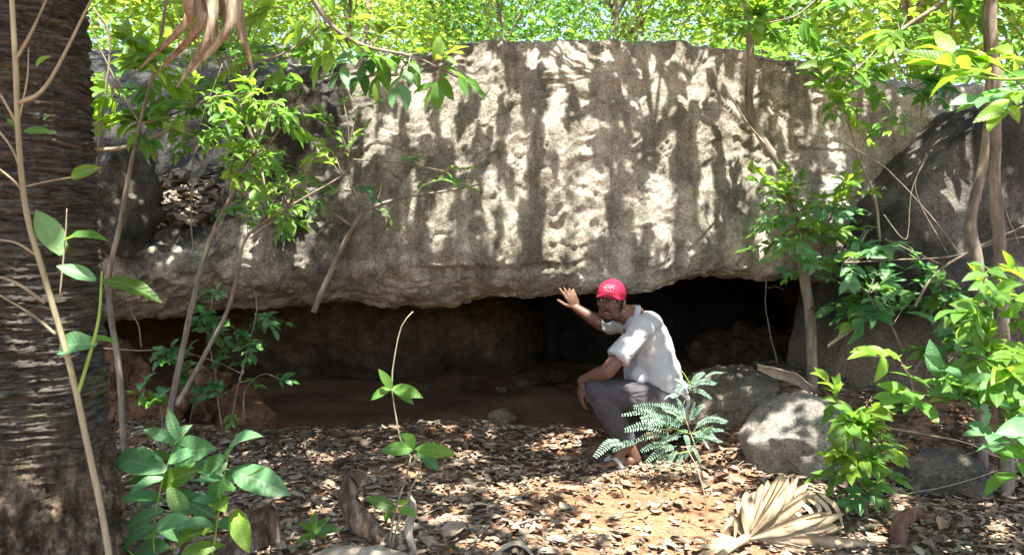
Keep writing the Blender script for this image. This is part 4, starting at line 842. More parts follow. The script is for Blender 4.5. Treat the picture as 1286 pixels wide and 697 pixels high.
M['strap'] = simple_mat('grey_rubber', (0.34, 0.34, 0.33), .6, .3)
M['sole'] = simple_mat('dark_rubber', (0.06, 0.055, 0.055), .7, .3)
M['eye'] = simple_mat('eye_white', (0.55, 0.52, 0.48), .25, .5); M['iris'] = simple_mat('dark_iris', (0.015, 0.01, 0.008), .15, .5)

def man():
    J = lambda x, y, Y: W(x, y, Y)
    fx = G(778, 584); root = thing('person', 'man in white polo shirt and crimson cap crouching with a hand on the rock', 'person', fx)
    body, shirt, tr = MB(), MB(), MB()
    # joints
    pel = J(836, 502, 4.62); chest = J(806, 427, 4.61); neck = J(796, 398, 4.60)
    shL, shR = J(806, 412, 4.45), J(784, 405, 4.77)
    elL, wrL = J(763, 466, 4.36), J(731, 478, 4.50)
    hy = min(face_depth(712, 362), face_depth(716, 370) - .005, face_depth(705, 362)); elR, wrR = J(757, 408, hy - .05), J(724, 387, hy - .022)
    hipL, hipR = J(838, 505, 4.51), J(838, 503, 4.73)
    knL, anL = J(750, 491, 4.42), J(791, 561, 4.45)
    knR, anR = J(768, 490, 4.80), J(806, 556, 4.76)
    # head frame
    C = J(767.5, 379, 4.575); a = math.radians(20)
    Fw = Vector((-math.sin(a), -math.cos(a), .03)).normalized(); Sd = Vector((0, 0, 1)).cross(Fw).normalized(); Up = Fw.cross(Sd).normalized()
    rr = Matrix.Rotation(math.radians(-5), 3, Fw); Sd = rr @ Sd; Up = rr @ Up
    RM = np.array(Matrix((Sd, Fw, Up)).transposed()); h = lambda s, f, u: C + Sd * s + Fw * f + Up * u
    hb = lambda c, ax, mb=body: ball(mb, h(*c), ax, RM)
    hb((0, -.012, .03), (.073, .092, .086)); hb((0, .028, -.035), (.058, .062, .076)); hb((0, .058, -.096), (.026, .024, .022)); hb((0, .05, -.02), (.05, .045, .06))
    for s in (-1, 1):
        hb((s * .038, .058, -.012), (.025, .024, .022)); hb((s * .028, .078, .032), (.027, .013, .010)); hb((s * .075, -.008, -.004), (.010, .021, .032)); hb((s * .044, .022, -.072), (.020, .034, .026)); hb((s * .013, .094, -.026), (.010, .011, .009))
    cap_(body, h(0, .086, .022), h(0, .108, -.02), .008, .0125); hb((0, .088, -.058), (.024, .010, .0065)); hb((0, .085, -.070), (.020, .010, .007))
    cap_(body, h(0, -.025, -.05), neck, .055, .062)
    # inner trunk and limbs
    cap_(body, neck, chest, .07, .11); cap_(body, chest, pel, .11, .10)
    cap_(body, chest, shL, .09, .05); cap_(body, chest, shR, .09, .05)
    cap_(body, shL, elL, .052, .042); cap_(body, elL, elL.lerp(wrL, .35), .042, .041); cap_(body, elL.lerp(wrL, .35), wrL, .041, .027)
    cap_(body, shR, elR, .05, .042); cap_(body, elR, elR.lerp(wrR, .3), .042, .041); cap_(body, elR.lerp(wrR, .3), wrR, .041, .027)
    for hp_, kn, an in ((hipL, knL, anL), (hipR, knR, anR)):
        cap_(body, pel, hp_, .08, .075); cap_(body, hp_, kn, .075, .05); cap_(body, kn, kn.lerp(an, .4), .05, .048); cap_(body, kn.lerp(an, .4), an, .048, .036)
    # feet
    def foot(an, yaw):
        d = Vector((-math.cos(yaw), -math.sin(yaw), 0)); s = Vector((0, 0, 1)).cross(d); z0 = gz(an.x, an.y) + .022
        b0 = Vector((an.x, an.y, z0))
        cap_(body, an, b0 - d * .035 + Vector((0, 0, .03)), .036, .032); cap_(body, an + d * .02, b0 + d * .10 + Vector((0, 0, .026)), .034, .024)
        cap_(body, b0 + Vector((0, 0, .022)) + s * .012, b0 + d * .12 + s * .022 + Vector((0, 0, .018)), .026, .020); cap_(body, b0 + Vector((0, 0, .022)) - s * .012, b0 + d * .12 - s * .02 + Vector((0, 0, .018)), .026, .020)
        for k in range(5):
            t = -2 + k; l = (.19, .195, .187, .177, .165)[k] if s.y > 0 else (.165, .177, .187, .195, .19)[k]
            cap_(body, b0 + d * .12 + s * t * .016 + Vector((0, 0, .016)), b0 + d * l + s * t * .019 + Vector((0, 0, .010)), .011, .0095)
        # sandal
        n = 40; out = []
        for i in range(n):
            u = i / n * 2 * math.pi; x = .075 + .145 * math.cos(u); wv = (.040 + .012 * math.cos(u)) * math.sin(u); out.append(b0 + d * x + s * wv)
        mbs = MB(); Vt = [tuple(p + Vector((0, 0, -.002))) for p in out]; Vb = [tuple(p + Vector((0, 0, -.020))) for p in out]
        j = np.arange(n); mbs.add(Vt + Vb + [tuple(b0 + d * .075 + Vector((0, 0, -.002))), tuple(b0 + d * .075 + Vector((0, 0, -.02)))], np.vstack([np.stack([j, (j + 1) % n, n + (j + 1) % n], -1), np.stack([j, n + (j + 1) % n, n + j], -1), np.stack([np.full(n, 2 * n), j, (j + 1) % n], -1), np.stack([np.full(n, 2 * n + 1), n + (j + 1) % n, n + j], -1)]))
        so_ = part('sandal', *mbs.get(), M['sole'], root, smooth=False)
        for sg in (-1, 1):
            P0 = b0 + d * .15 + Vector((0, 0, .03)); P1 = b0 + d * .10 + s * sg * .030 + Vector((0, 0, .047)); P2 = b0 + d * .055 + s * sg * .052 + Vector((0, 0, -.004))
            part('strap', *strip([P0, P1, P2], [.006, .010, .010], d, .1, 10, .004), M['strap'], so_)
    foot(anL, .22); foot(anR, .05)
    # hands
    def hand(wr, D, Np, T, curl, spread, thumb):
        D = D.normalized(); Np = (Np - D * Np.dot(D)).normalized(); T = (T - D * T.dot(D) - Np * T.dot(Np)).normalized()
        R3 = np.array(Matrix((T, D, Np)).transposed()); ball(body, wr + D * .05, (.038, .05, .014), R3)
        for i, (o, L, k) in enumerate(zip((.031, .011, -.010, -.029), (.074, .082, .076, .060), (.088, .094, .089, .078))):
            kn = wr + D * k + T * o; cap_(body, wr + D * .01 + T * o * .45, kn, .0135, .0105)
            d = (D + T * spread * o * 9).normalized(); p = kn
            for q_, fr in enumerate((.45, .32, .25)):
                ax = d.cross(Np).normalized(); d = Matrix.Rotation(curl[q_] + .05 * i, 3, ax) @ d
                p2 = p + d * L * fr; cap_(body, p, p2, .0092 - .0008 * q_, .0086 - .0009 * q_); p = p2
        t0 = wr + D * .022 + T * .024; d = (T * thumb + D * .75 + Np * .25).normalized(); t1 = t0 + d * .042; d2 = (d + D * .45).normalized(); t2 = t1 + d2 * .03; t3 = t2 + (d2 + D * .1).normalized() * .024
        cap_(body, wr + D * .012 + T * .012, t0, .015, .0145); cap_(body, t0, t1, .0145, .0115); cap_(body, t1, t2, .0112, .0102); cap_(body, t2, t3, .010, .0082)
    hand(wrR, J(709, 356, hy - .028) - wrR, Vector((0, 1, -.15)), Vector((-1, 0, -.2)), (.12, .22, .2), .45, .8)
    hand(wrL, Vector((-.10, .03, -1)), Vector((.8, .25, -.1)), Vector((-.5, -.6, 0)), (.25, .35, .3), .35, .45)
    fuse('body', body, M['skin'], root, .0045, 4)
    # shirt
    axis_ = (neck - pel).normalized(); fwd = Vector((0, 1, 0)).cross(axis_).normalized(); RT = np.array(Matrix((fwd, Vector((0, 1, 0)), axis_)).transposed())
    ball(shirt, J(808, 424, 4.61), (.110, .175, .13), RT); ball(shirt, J(817, 452, 4.61), (.115, .165, .14), RT); ball(shirt, J(826, 480, 4.61), (.120, .168, .12), RT); ball(shirt, J(838, 503, 4.61), (.108, .168, .085), RT)
    ball(shirt, J(812, 408, 4.61), (.085, .16, .08), RT); cap_(shirt, J(815, 420, 4.61), J(840, 500, 4.61), .105, .115); cap_(shirt, J(818, 430, 4.54), J(836, 495, 4.54), .095, .11); cap_(shirt, J(812, 430, 4.69), J(834, 495, 4.69), .095, .11)
    cap_(shirt, shL, shR, .060, .058); cap_(shirt, neck + Vector((.01, 0, -.025)), chest, .072, .10)
    cap_(shirt, shL, J(790, 434, 4.41), .064, .062); shirt.add(*tube([J(794, 428, 4.42), J(783, 441, 4.40), J(776, 450, 4.385)], [.062, .063, .067], 20))
    cap_(shirt, shR, J(772, 406, 4.86), .066, .060); shirt.add(*tube([shR, J(772, 406, 4.86), J(765, 407, 4.905)], [.064, .060, .060], 20))
    # loose tail of the shirt
    ball(shirt, J(848, 508, 4.60), (.055, .15, .075), RT); ball(shirt, J(800, 470, 4.60), (.07, .14, .08), RT)
    fuse('polo_shirt', shirt, M['shirt'], root, .006, 12, .014, (4, 4, 7))
    # collar
    Cn = neck + (h(0, -.025, -.05) - neck) * .02; ax = (h(0, -.025, -.05) - neck).normalized(); e1 = ax.cross(Vector((0, 1, 0))).normalized(); e2 = ax.cross(e1)
    n = 40; rows = []
    for rr_, hh in ((.068, -.022), (.064, .008), (.066, .014), (.071, .011), (.082, -.014), (.078, -.016)):
        rows.append([tuple(Cn + (e1 * math.cos(t) + e2 * math.sin(t)) * rr_ + ax * hh) for t in np.linspace(.35, 2 * math.pi - .35, n) + math.pi])
    part('collar', np.array(rows).reshape(-1, 3), grid_faces(6, n), M['shirt'], root)
    # trousers
    ball(tr, J(836, 508, 4.62), (.12, .165, .095), RT)
    for hp_, kn, an in ((hipL, knL, anL), (hipR, knR, anR)):
        cap_(tr, hp_, hp_.lerp(kn, .5), .102, .090); cap_(tr, hp_.lerp(kn, .5), kn, .090, .070); cap_(tr, kn, kn.lerp(an, .45), .070, .070); cap_(tr, kn.lerp(an, .45), an.lerp(kn, .08), .070, .050, False)
    fuse('trousers', tr, M['trousers'], root, .006, 4, .009, (8, 8, 12))
    # head dress: cap
    na, nb = 48, 14; Vc = []
    for i in range(nb):
        el = math.radians(-8 + 98 * i / (nb - 1))
        for j in range(na):
            t = 2 * math.pi * j / na; sq = .088 if el > 0 else .088
            Vc.append(tuple(h(.083 * math.cos(t) * math.cos(el), -.008 + .108 * math.sin(t) * math.cos(el), .044 + sq * math.sin(el) * (1 - .10 * max(0, -math.sin(t)) * math.cos(el)))))
    cp = part('cap', Vc, grid_faces(nb, na, True), M['cap'], root)
    br = []; n = 25
    for lay in (0, 1):
        for r_ in range(6):
            f = r_ / 5
            for i in range(n):
                t = math.radians(90 - 72 + 144 * i / (n - 1)); s_, f_ = .083 * math.cos(t), .106 * math.sin(t)
                br.append(tuple(h(s_ * (1 + .03 * f), -.010 + f_ + .078 * f * max(0.06, math.sin((t - math.radians(18)) / math.radians(144) * math.pi)) ** .6, .046 - .010 * f - .018 * (s_ / .083) ** 2 - .003 * lay)))
    k = 6 * n; F1 = grid_faces(6, n); rim = [[5 * n + i, 5 * n + i + 1, 5 * n + i + 1 + k, 5 * n + i + k] for i in range(n - 1)]
    part('brim', br, np.vstack([F1, F1[:, ::-1] + k, np.array(rim)]), M['cap'], cp)
    mbb = MB(); ball(mbb, h(0, -.008, .132), (.008, .008, .005), RM, 2); part('button', *mbb.get(), M['cap'], cp)
    mbe = MB()     # embroidered mark on the front panel: two short rows of thread strokes
    def onc(s, u):
        el = math.asin(max(-1, min(1, (u - .044) / .088))); ct = math.cos(el); sx = max(-1, min(1, s / (.083 * ct))); return h(s, -.008 + .108 * ct * math.sqrt(1 - sx * sx) + .0015, u)
    for (s0, s1, u0, u1) in [(-.032, -.026, .088, .074), (-.020, -.020, .09, .075), (-.020, -.012, .075, .075), (-.006, -.006, .09, .075), (-.006, .003, .09, .088), (.009, .009, .09, .075), (.009, .017, .082, .09), (.023, .030, .09, .076), (-.028, -.02, .066, .066), (-.014, -.008, .068, .060), (-.002, .004, .068, .060), (.010, .016, .06, .068), (.020, .028, .064, .064), (-.032, .032, .097, .097)]:
        mbe.add(*tube([onc(s0, u0), onc((s0 + s1) / 2, (u0 + u1) / 2), onc(s1, u1)], .0013, 5))
    part('emblem', *mbe.get(), M['white'], cp)
    # face
    for s in (-1, 1):
        mbi = MB(); ball(mbi, h(s * .030, .077, .010), (.014, .010, .0065), RM, 3); e_ = part('eye', *mbi.get(), M['eye'], root)
        mbi = MB(); ball(mbi, h(s * .030 + .001, .0845, .010), (.0058, .004, .0056), RM, 3); part('iris', *mbi.get(), M['iris'], e_)
        part('eyebrow', *tube([h(s * .012, .093, .030), h(s * .030, .091, .036), h(s * .048, .074, .030)], [.003, .0045, .002], 6, 10), M['hair'], root)
    part('moustache', *tube([h(-.026, .079, -.060), h(-.016, .088, -.050), h(0, .0945, -.046), h(.016, .088, -.050), h(.026, .079, -.060)], [.0025, .0045, .004, .0045, .0025], 7, 20), M['hair'], root)
    bd = MB(); hb((0, .060, -.099), (.027, .025, .020), bd); cap_(bd, h(0, .072, -.097), h(.045, .034, -.083), .013, .010); cap_(bd, h(0, .072, -.097), h(-.045, .034, -.083), .013, .010); cap_(bd, h(.045, .034, -.083), h(.066, .006, -.03), .009, .006); cap_(bd, h(-.045, .034, -.083), h(-.066, .006, -.03), .009, .006)
    fuse('beard', bd, M['hair'], root, .004, 4)
    hr = MB(); hb((0, -.026, .012), (.076, .082, .060), hr); cap_(hr, h(.069, .012, .03), h(.068, .012, -.01), .010, .006); cap_(hr, h(-.069, .012, .03), h(-.068, .012, -.01), .010, .006)
    fuse('hair', hr, M['hair'], root, .005, 3)
    return root
man()

# ------------------------------------------------------------------ clouds of leaves
def leaf_cloud(pos, size, upb=0.8, wr=0.34, rng=RNG, tri=2, droop=0.0):
    n = len(pos); d = rng.normal(size=(n, 3)); d[:, 2] = d[:, 2] * .45 - droop; d /= np.linalg.norm(d, axis=1)[:, None]
    u = rng.normal(size=(n, 3)) * .5; u[:, 2] += upb; s = np.cross(d, u); s /= np.linalg.norm(s, axis=1)[:, None] + 1e-9; nn = np.cross(s, d)
    L = size[:, None]; w = L * wr
    V = np.stack([pos, pos + d * L * .48 - s * w * .9 + nn * w * .25, pos + d * L * .48 + s * w * .9 + nn * w * .25, pos + d * L - nn * L * .12], 1).reshape(-1, 3)
    k = np.arange(n)[:, None] * 4; F = np.concatenate([k + np.array([[0, 3, 1]]), k + np.array([[0, 2, 3]])])
    return V, F

# crowns over the clearing: unseen leaf layers, gaps cut to aim sunlight at chosen spots
ZP = 4.35
def to_plane(p): t = (ZP - p.z) / SUN.z; return (p.x + SUN.x * t, p.y + SUN.y * t)
res = 0.02; X0, Y0, NX, NY = -5.0, -2.0, 500, 400
mask = np.zeros((NX, NY), bool)
mx, my = np.meshgrid(X0 + (np.arange(NX) + .5) * res, Y0 + (np.arange(NY) + .5) * res, indexing='ij')
def gap(p, r, ry=None):
    x, y = to_plane(p); mask[((mx - x) / r) ** 2 + ((my - y) / (ry or r)) ** 2 < 1] = True
def faceY(py): return 4.93 + (330 - py) / 280 * .24
for x, y0, y1, hw in [(826, 77, 205, 5), (842, 160, 186, 4), (858, 95, 150, 4), (880, 66, 130, 9), (884, 130, 195, 6), (888, 215, 248, 5), (838, 235, 292, 11), (925, 80, 205, 9), (897, 250, 292, 6), (962, 110, 225, 4), (796, 130, 212, 4), (801, 68, 98, 4), (932, 235, 275, 6), (840, 325, 340, 9), (715, 52, 130, 14), (698, 120, 190, 15), (735, 60, 110, 8), (612, 80, 205, 10), (600, 55, 95, 10), (570, 108, 132, 5), (520, 115, 195, 9), (535, 80, 110, 6), (465, 62, 195, 9), (615, 190, 305, 8), (652, 185, 245, 8), (640, 255, 302, 6), (695, 200, 322, 12), (718, 210, 325, 10), (738, 190, 292, 4), (548, 292, 312, 4), (440, 70, 112, 9), (398, 168, 218, 7), (1056, 120, 250, 6), (1068, 170, 300, 5), (1105, 195, 245, 6), (668, 60, 100, 8), (760, 50, 90, 6), (640, 120, 170, 8), (480, 280, 300, 4), (580, 180, 230, 6), (1030, 80, 120, 4), (905, 150, 190, 4), (415, 95, 130, 10), (500, 70, 95, 8)]:
    for y in np.arange(y0, y1 + 1, 6): gap(W(x + 2.5 * math.sin(y * .09 + x), y, faceY(y)), hw / 1000 * 5.0 * .62 * (.5 + .6 * random.random()) + .007, .012)
_r = random.Random(5)
for k in range(34):
    x, y0, ln, hw = _r.uniform(430, 1060), _r.uniform(50, 290), _r.uniform(12, 80), _r.uniform(1.2, 3.2)
    for y in np.arange(y0, min(y0 + ln, 325), 5): gap(W(x + 3 * math.sin(y * .07 + k), y, faceY(y)), hw / 1000 * 5 + .008, .012)
for x, y, rx in [(800, 640, .30), (860, 655, .26), (760, 660, .18), (740, 625, .12), (880, 612, .20), (930, 640, .26), (990, 640, .28), (940, 600, .12), (720, 556, .10), (755, 550, .10), (690, 562, .08), (590, 578, .08), (645, 642, .07), (560, 660, .06), (1060, 660, .12), (1120, 640, .09), (1160, 690, .10), (960, 690, .25), (840, 590, .12), (600, 690, .08), (470, 640, .05), (700, 690, .14), (340, 590, .05), (430, 575, .05), (520, 600, .05), (1180, 660, .08), (1000, 580, .08), (900, 580, .1), (620, 620, .12), (680, 610, .10), (660, 665, .14), (740, 690, .2), (820, 690, .22), (560, 620, .07), (1010, 620, .14), (500, 670, .07), (1100, 690, .14), (1230, 670, .1), (420, 620, .06), (380, 560, .05)]: gap(G(x, y), rx * .95, rx * .75)
for x, y, Y, r in [(962, 540, 4.2, .09), (985, 525, 4.25, .05), (1000, 575, 4.15, .06), (880, 490, 4.6, .07), (836, 425, 4.60, .07), (850, 475, 4.60, .07), (818, 402, 4.6, .06), (846, 450, 4.6, .06), (850, 500, 4.6, .06), (765, 355, 4.56, .11), (770, 350, 4.6, .08), (708, 360, 5.02, .07), (730, 390, 4.98, .06), (745, 480, 4.42, .035), (800, 490, 4.42, .06), (840, 550, 4.1, .30), (800, 545, 4.1, .2), (880, 530, 4.1, .24), (770, 560, 4.1, .1), (870, 485, 4.12, .08), (800, 572, 4.45, .05),
                   (1235, 430, 3.0, .16), (1255, 480, 3.0, .18), (1240, 370, 3.0, .12), (1140, 470, 2.95, .12), (1270, 560, 2.8, .15), (250, 605, 2.6, .07), (230, 600, 2.6, .06), (320, 610, 2.6, .06), (270, 660, 2.6, .07), (100, 680, 2.6, .08), (300, 660, 2.6, .05), (1235, 85, 2.3, .16), (1270, 110, 2.3, .16), (1200, 85, 2.3, .12), (975, 235, 4.7, .16), (1060, 260, 4.65, .13), (1000, 250, 4.7, .12), (1075, 560, 3.75, .14), (1050, 500, 3.75, .12), (1085, 600, 3.75, .08), (240, 262, 5.5, .16), (270, 255, 5.6, .14), (215, 250, 5.5, .10), (230, 310, 5.05, .05), (290, 320, 5.05, .05), (200, 305, 5.05, .04), (380, 110, 5.5, .12), (350, 130, 5.8, .12), (330, 80, 6.0, .14), (165, 90, 4.0, .2), (1110, 340, 4.4, .14), (1165, 375, 4.4, .12), (1065, 330, 4.4, .12), (1190, 440, 4.4, .1), (960, 300, 4.7, .1), (1040, 300, 4.6, .14), (290, 400, 4.7, .06), (265, 370, 4.7, .05), (200, 60, 4.0, .2), (150, 130, 4.0, .2), (320, 170, 4.0, .2), (280, 140, 4.0, .2), (240, 100, 4.0, .2), (340, 220, 4.0, .15), (360, 120, 4.7, .2), (250, 60, 4.7, .25), (150, 40, 4.0, .2), (300, 100, 4.7, .2), (380, 260, 4.0, .1), (440, 150, 4.5, .08), (560, 225, 4.5, .08), (480, 240, 4.5, .06), (280, 250, 5.6, .1), (250, 270, 5.3, .1), (190, 240, 5.5, .1), (500, 488, 3.1, .05), (470, 480, 3.1, .04), (520, 560, 3.1, .04), (1215, 180, 4.6, .05), (1225, 195, 4.6, .04), (450, 70, 3.0, .14), (560, 95, 3.0, .14), (390, 50, 3.0, .14), (500, 75, 3.0, .12), (260, 30, 2.45, .06), (225, 90, 2.45, .05), (60, 360, 1.7, .06), (30, 250, 1.7, .05), (340, 640, 3.05, .04), (1060, 110, 4.5, .15), (1140, 60, 4.5, .2), (980, 20, 4.5, .2), (1070, 90, 4.5, .15), (1230, 20, 4.5, .2), (1100, 120, 4.5, .12)]: gap(W(x, y, Y), r * .8)
# wider openings outside the picture and towards the back
def dil(r):
    k = int(r / res); out = mask.copy()
    for _ in range(k):
        o = out.copy(); o[1:] |= out[:-1]; o[:-1] |= out[1:]; o[:, 1:] |= out[:, :-1]; o[:, :-1] |= out[:, 1:]; out = o
    return out
mk = mask
NLF = 62000
px_ = RNG.uniform(-4.4, 4.6, NLF); py_ = RNG.uniform(-0.6, 5.35, NLF)
cl = fbm(np.stack([px_, py_, 0 * px_], -1) * .9, 2); keep = cl + RNG.uniform(-.4, .4, NLF) > -.42
pz_ = ZP + RNG.uniform(-.62, .62, NLF) * (.6 + .8 * np.abs(cl)); dzz = (pz_ - ZP) / SUN.z
pos = np.stack([px_ + SUN.x * dzz, py_ + SUN.y * dzz, pz_], -1); szl = RNG.uniform(.08, .13, NLF)
Vc_, Fc_ = leaf_cloud(pos, szl, 1.3, .36)
Q4 = Vc_.reshape(-1, 4, 3); tt_ = (ZP - Q4[..., 2]) / SUN.z; ix = ((Q4[..., 0] + SUN.x * tt_ - X0) / res).astype(int).clip(0, NX - 1); iy = ((Q4[..., 1] + SUN.y * tt_ - Y0) / res).astype(int).clip(0, NY - 1)
stray = RNG.uniform(size=NLF) < .04; keep &= ~mask[ix, iy].any(1) | stray; cx_ = Q4.mean(1); tc = (ZP - cx_[:, 2]) / SUN.z
keep &= stray | ~mk[((cx_[:, 0] + SUN.x * tc - X0) / res).astype(int).clip(0, NX - 1), ((cx_[:, 1] + SUN.y * tc - Y0) / res).astype(int).clip(0, NY - 1)]
Q4 = Q4[keep]
def off_tree(label, x, y, top, r):
    base = Vector((x, y, gz(x, y) - .05)); t = thing('shade_tree', label, 'tree', base, None)
    twig(t, [base, base.lerp(top, .4) + Vector((.1, .15, 0)), base.lerp(top, .75) + Vector((-.08, .1, 0)), top], [r, r * .8, r * .6, r * .35], M['bark'], 30, 10, 'trunk', .03); canopy_trees.append((t, top))
off_tree('shade tree outside the picture on the left beyond the palm', -4.0, 1.2, Vector((-2.6, 2.6, 4.2)), .12)
off_tree('shade tree outside the picture on the right behind the photographer', 3.4, -.6, Vector((2.2, .8, 4.2)), .11)
off_tree('shade tree outside the picture behind the photographer', -1.4, -1.4, Vector((-.8, .9, 4.2)), .12)
tops = np.array([tuple(t[1])[:2] for t in canopy_trees]); cen = Q4.mean(1)[:, :2]
own = ((cen[:, None] - tops[None]) ** 2).sum(2).argmin(1)
for i, (t, top) in enumerate(canopy_trees):
    sel = Q4[own == i]
    if not len(sel): continue
    n = len(sel); k = np.arange(n)[:, None] * 4
    part('crown', sel.reshape(-1, 3), np.concatenate([k + np.array([[0, 3, 1]]), k + np.array([[0, 2, 3]])]), M['canopy'], t, smooth=False)
    mb = MB(); r_ = np.random.default_rng(i)
    for q_ in r_.choice(n, min(n, 16), replace=False):
        e = Vector(sel[q_].mean(0)); mid = top.lerp(e, .5) + Vector((0, 0, .10)); mb.add(*tube([top - Vector((0, 0, .1)), mid, e], [.012, .008, .003], 5, 8))
    part('limbs', *mb.get(), M['bark'], t)

# ------------------------------------------------------------------ trees behind the boulder
def tree(name, label, x, y, h, cr, n, ls, mat, r=.07, seed=0, low=.3, group='trees beyond the boulder', lean=0, bark='bark'):
    rg = np.random.default_rng(seed); base = Vector((x, y, gz(x, y) - .05)); t = thing(name, label, 'tree' if 'tree' in name else 'bush', base, group)
    top = base + Vector((lean, 0, h * .8)); P = [base, base + Vector((lean * .2 + rg.normal() * .1, 0, h * .3)), base + Vector((lean * .6 + rg.normal() * .12, rg.normal() * .1, h * .55)), top]
    mb = MB(); mb.add(*tube(P, [r, r * .8, r * .6, r * .3], 9, 24, .04))
    nc = 46; cc = rg.normal(size=(nc, 3)); cc /= np.linalg.norm(cc, axis=1)[:, None]; cc *= rg.uniform(.35, 1, nc)[:, None] ** .6
    cz = h * (low + 1) / 2; cc = cc * np.array([cr, cr * .8, h * (1 - low) / 2]) + np.array([base.x + lean * .6, base.y, base.z + cz])
    for c in cc[::2]:
        s = Vector(catmull(P_np, 10)[min(9, max(3, int(10 * (c[2] - base.z) / h * .75)))]) if False else base.lerp(top, min(1, max(.25, (c[2] - base.z) / h * .75)))
        e = Vector(c); mb.add(*tube([s, s.lerp(e, .5) + Vector((0, 0, .12)), e], [r * .25, r * .16, r * .06], 5, 7))
    part('trunk', *mb.get(), M[bark], t)
    k = rg.integers(0, nc, n); sp = rg.uniform(.6, 1.3, nc)[k][:, None]
    pos = cc[k] + rg.normal(size=(n, 3)) * np.array([.34, .34, .20]) * sp * (cr / 1.6)
    pos[:, 2] = np.maximum(pos[:, 2], gh(pos[:, 0], pos[:, 1]) + .05)
    part('crown', *leaf_cloud(pos, rg.uniform(.65, 1.25, n) * ls, .9, .34, rg), M[mat], t, smooth=False)
    return t
T = [('leafy_tree', 'yellow green tree behind the boulder, at the far left beside the palm trunk', -6.3, 10.6, 6.2, 2.0, 7000, .11, 'crown_a', .08),
     ('leafy_tree', 'green tree rising behind the leaf filled ledge', -4.3, 11.2, 6.4, 1.8, 5500, .13, 'crown_e', .07),
     ('leafy_tree', 'pale yellow green tree behind the boulder where the dangling branch crosses', -2.4, 12.0, 6.6, 1.9, 6000, .085, 'crown_e', .06),
     ('leafy_tree', 'tree behind the boulder with a straight brown trunk above the boulder top', -.15, 11.6, 7.5, 1.7, 4500, .10, 'crown_d', .05),
     ('leafy_tree', 'sparse yellow green tree behind the boulder straight above the cap', 1.5, 12.2, 6.6, 1.8, 6500, .07, 'crown_b', .06),
     ('leafy_tree', 'green tree behind the boulder right of the crooked sapling', 3.6, 11.4, 6.4, 1.7, 6500, .13, 'crown_a', .08),
     ('leafy_tree', 'yellow green tree behind the boulder above the leaning dark boulder', 5.4, 10.9, 6.2, 1.9, 6000, .15, 'crown_e', .08),
     ('leafy_tree', 'green tree behind the boulder at the far right edge', 7.6, 11.6, 6.6, 2.0, 6500, .12, 'crown_b', .08),
     ('leafy_tree', 'second row tree of bright leaves far behind the ledge', -5.8, 16.0, 9.0, 2.8, 7000, .15, 'crown_a', .12),
     ('leafy_tree', 'second row tree of bright leaves far behind the dangling branch', -1.5, 17.0, 9.4, 2.8, 6000, .18, 'crown_e', .12),
     ('leafy_tree', 'second row tree of bright leaves far behind the middle of the boulder', 2.6, 16.5, 9.2, 2.8, 7000, .15, 'crown_a', .12),
     ('leafy_tree', 'second row tree of bright leaves far behind the right of the boulder', 7.2, 17.0, 9.4, 2.8, 7000, .15, 'crown_b', .12),
     ('leafy_tree', 'second row tree of bright leaves at the far right behind the slender trunk', 11.0, 16.0, 9.0, 2.6, 6000, .15, 'crown_a', .12),
     ('leafy_tree', 'second row tree of bright leaves at the far left behind the palm trunk', -10.2, 16.0, 9.0, 2.8, 5000, .15, 'crown_b', .12)]
for i, a in enumerate(T): tree(*a, seed=100 + i)
def zb(x, y):     # top of the boulder under a point
    d_ = (S[:, :, 0] - x) ** 2 + (S[:, :, 1] - y) ** 2; sel = d_ < .02
    return float(S[..., 2][sel].max()) if sel.any() else gz(x, y)
def bush(name, label, x, y, z, h, cr, n, ls, mat, seed):
    rg = np.random.default_rng(seed); t = thing(name, label, 'bush', (x, y, z), 'bushes growing on the boulder'); mb = MB(); nc = 16
    cc = rg.normal(size=(nc, 3)); cc /= np.linalg.norm(cc, axis=1)[:, None]; cc = cc * np.array([cr, cr * .7, h * .38]) + np.array([x, y, z + h * .6])
    for c in cc: mb.add(*tube([(x, y, z - .05), tuple((np.array([x, y, z]) + c) / 2 + np.array([0, 0, .05])), tuple(c)], [.010, .007, .003], 5, 7))
    part('stems', *mb.get(), M['bark'], t); k = rg.integers(0, nc, n); pos = cc[k] + rg.normal(size=(n, 3)) * np.array([.15, .15, .09]) * cr * 2
    pos[:, 2] = np.maximum(pos[:, 2], z + .02)
    part('foliage', *leaf_cloud(pos, rg.uniform(.6, 1.3, n) * ls, .9, .36, rg), M[mat], t, smooth=False)
for i, (nm, lb, x, y, h, cr, n, ls, mt_) in enumerate([
    ('grey_green_bush', 'grey green bush on the back of the boulder top left of the crooked sapling', 1.45, 8.2, .75, .35, 900, .06, 'crown_c'),
    ('small_green_bush', 'yellow green bush sprouting above the leaf filled ledge', -2.15, 6.3, .85, .30, 420, .065, 'crown_a'),
    ('small_green_bush', 'bush behind the boulder crest left of the dangling branch', -2.7, 7.5, 1.0, .5, 700, .075, 'crown_b'),
    ('small_green_bush', 'bush behind the boulder crest at the straight brown trunk', -.4, 8.8, .7, .6, 900, .07, 'crown_a'),
    ('small_green_bush', 'green bush behind the boulder crest right of the crooked sapling', 2.6, 8.0, .9, .5, 900, .075, 'crown_b')]):
    bush(nm, lb, x, y, zb(x, y), h, cr, n, ls, mt_, 200 + i)
n = 22000; rg = np.random.default_rng(77)
pos = np.stack([rg.uniform(-26, 26, n), rg.uniform(22, 30, n), 0 * rg.uniform(size=n)], -1); pos[:, 2] = gh(pos[:, 0], pos[:, 1]) + rg.uniform(0, 1, n) * (8 + 2.5 * np.sin(pos[:, 0] * .7))
wood = part('far_woodland', *leaf_cloud(pos, rg.uniform(.25, .5, n), .8, .36, rg), M['crown_b'], origin=(0, 26, 0), smooth=False); wood['kind'] = 'stuff'; wood['label'] = 'mass of bright sunlit woodland far behind the boulder'; wood['category'] = 'woodland'

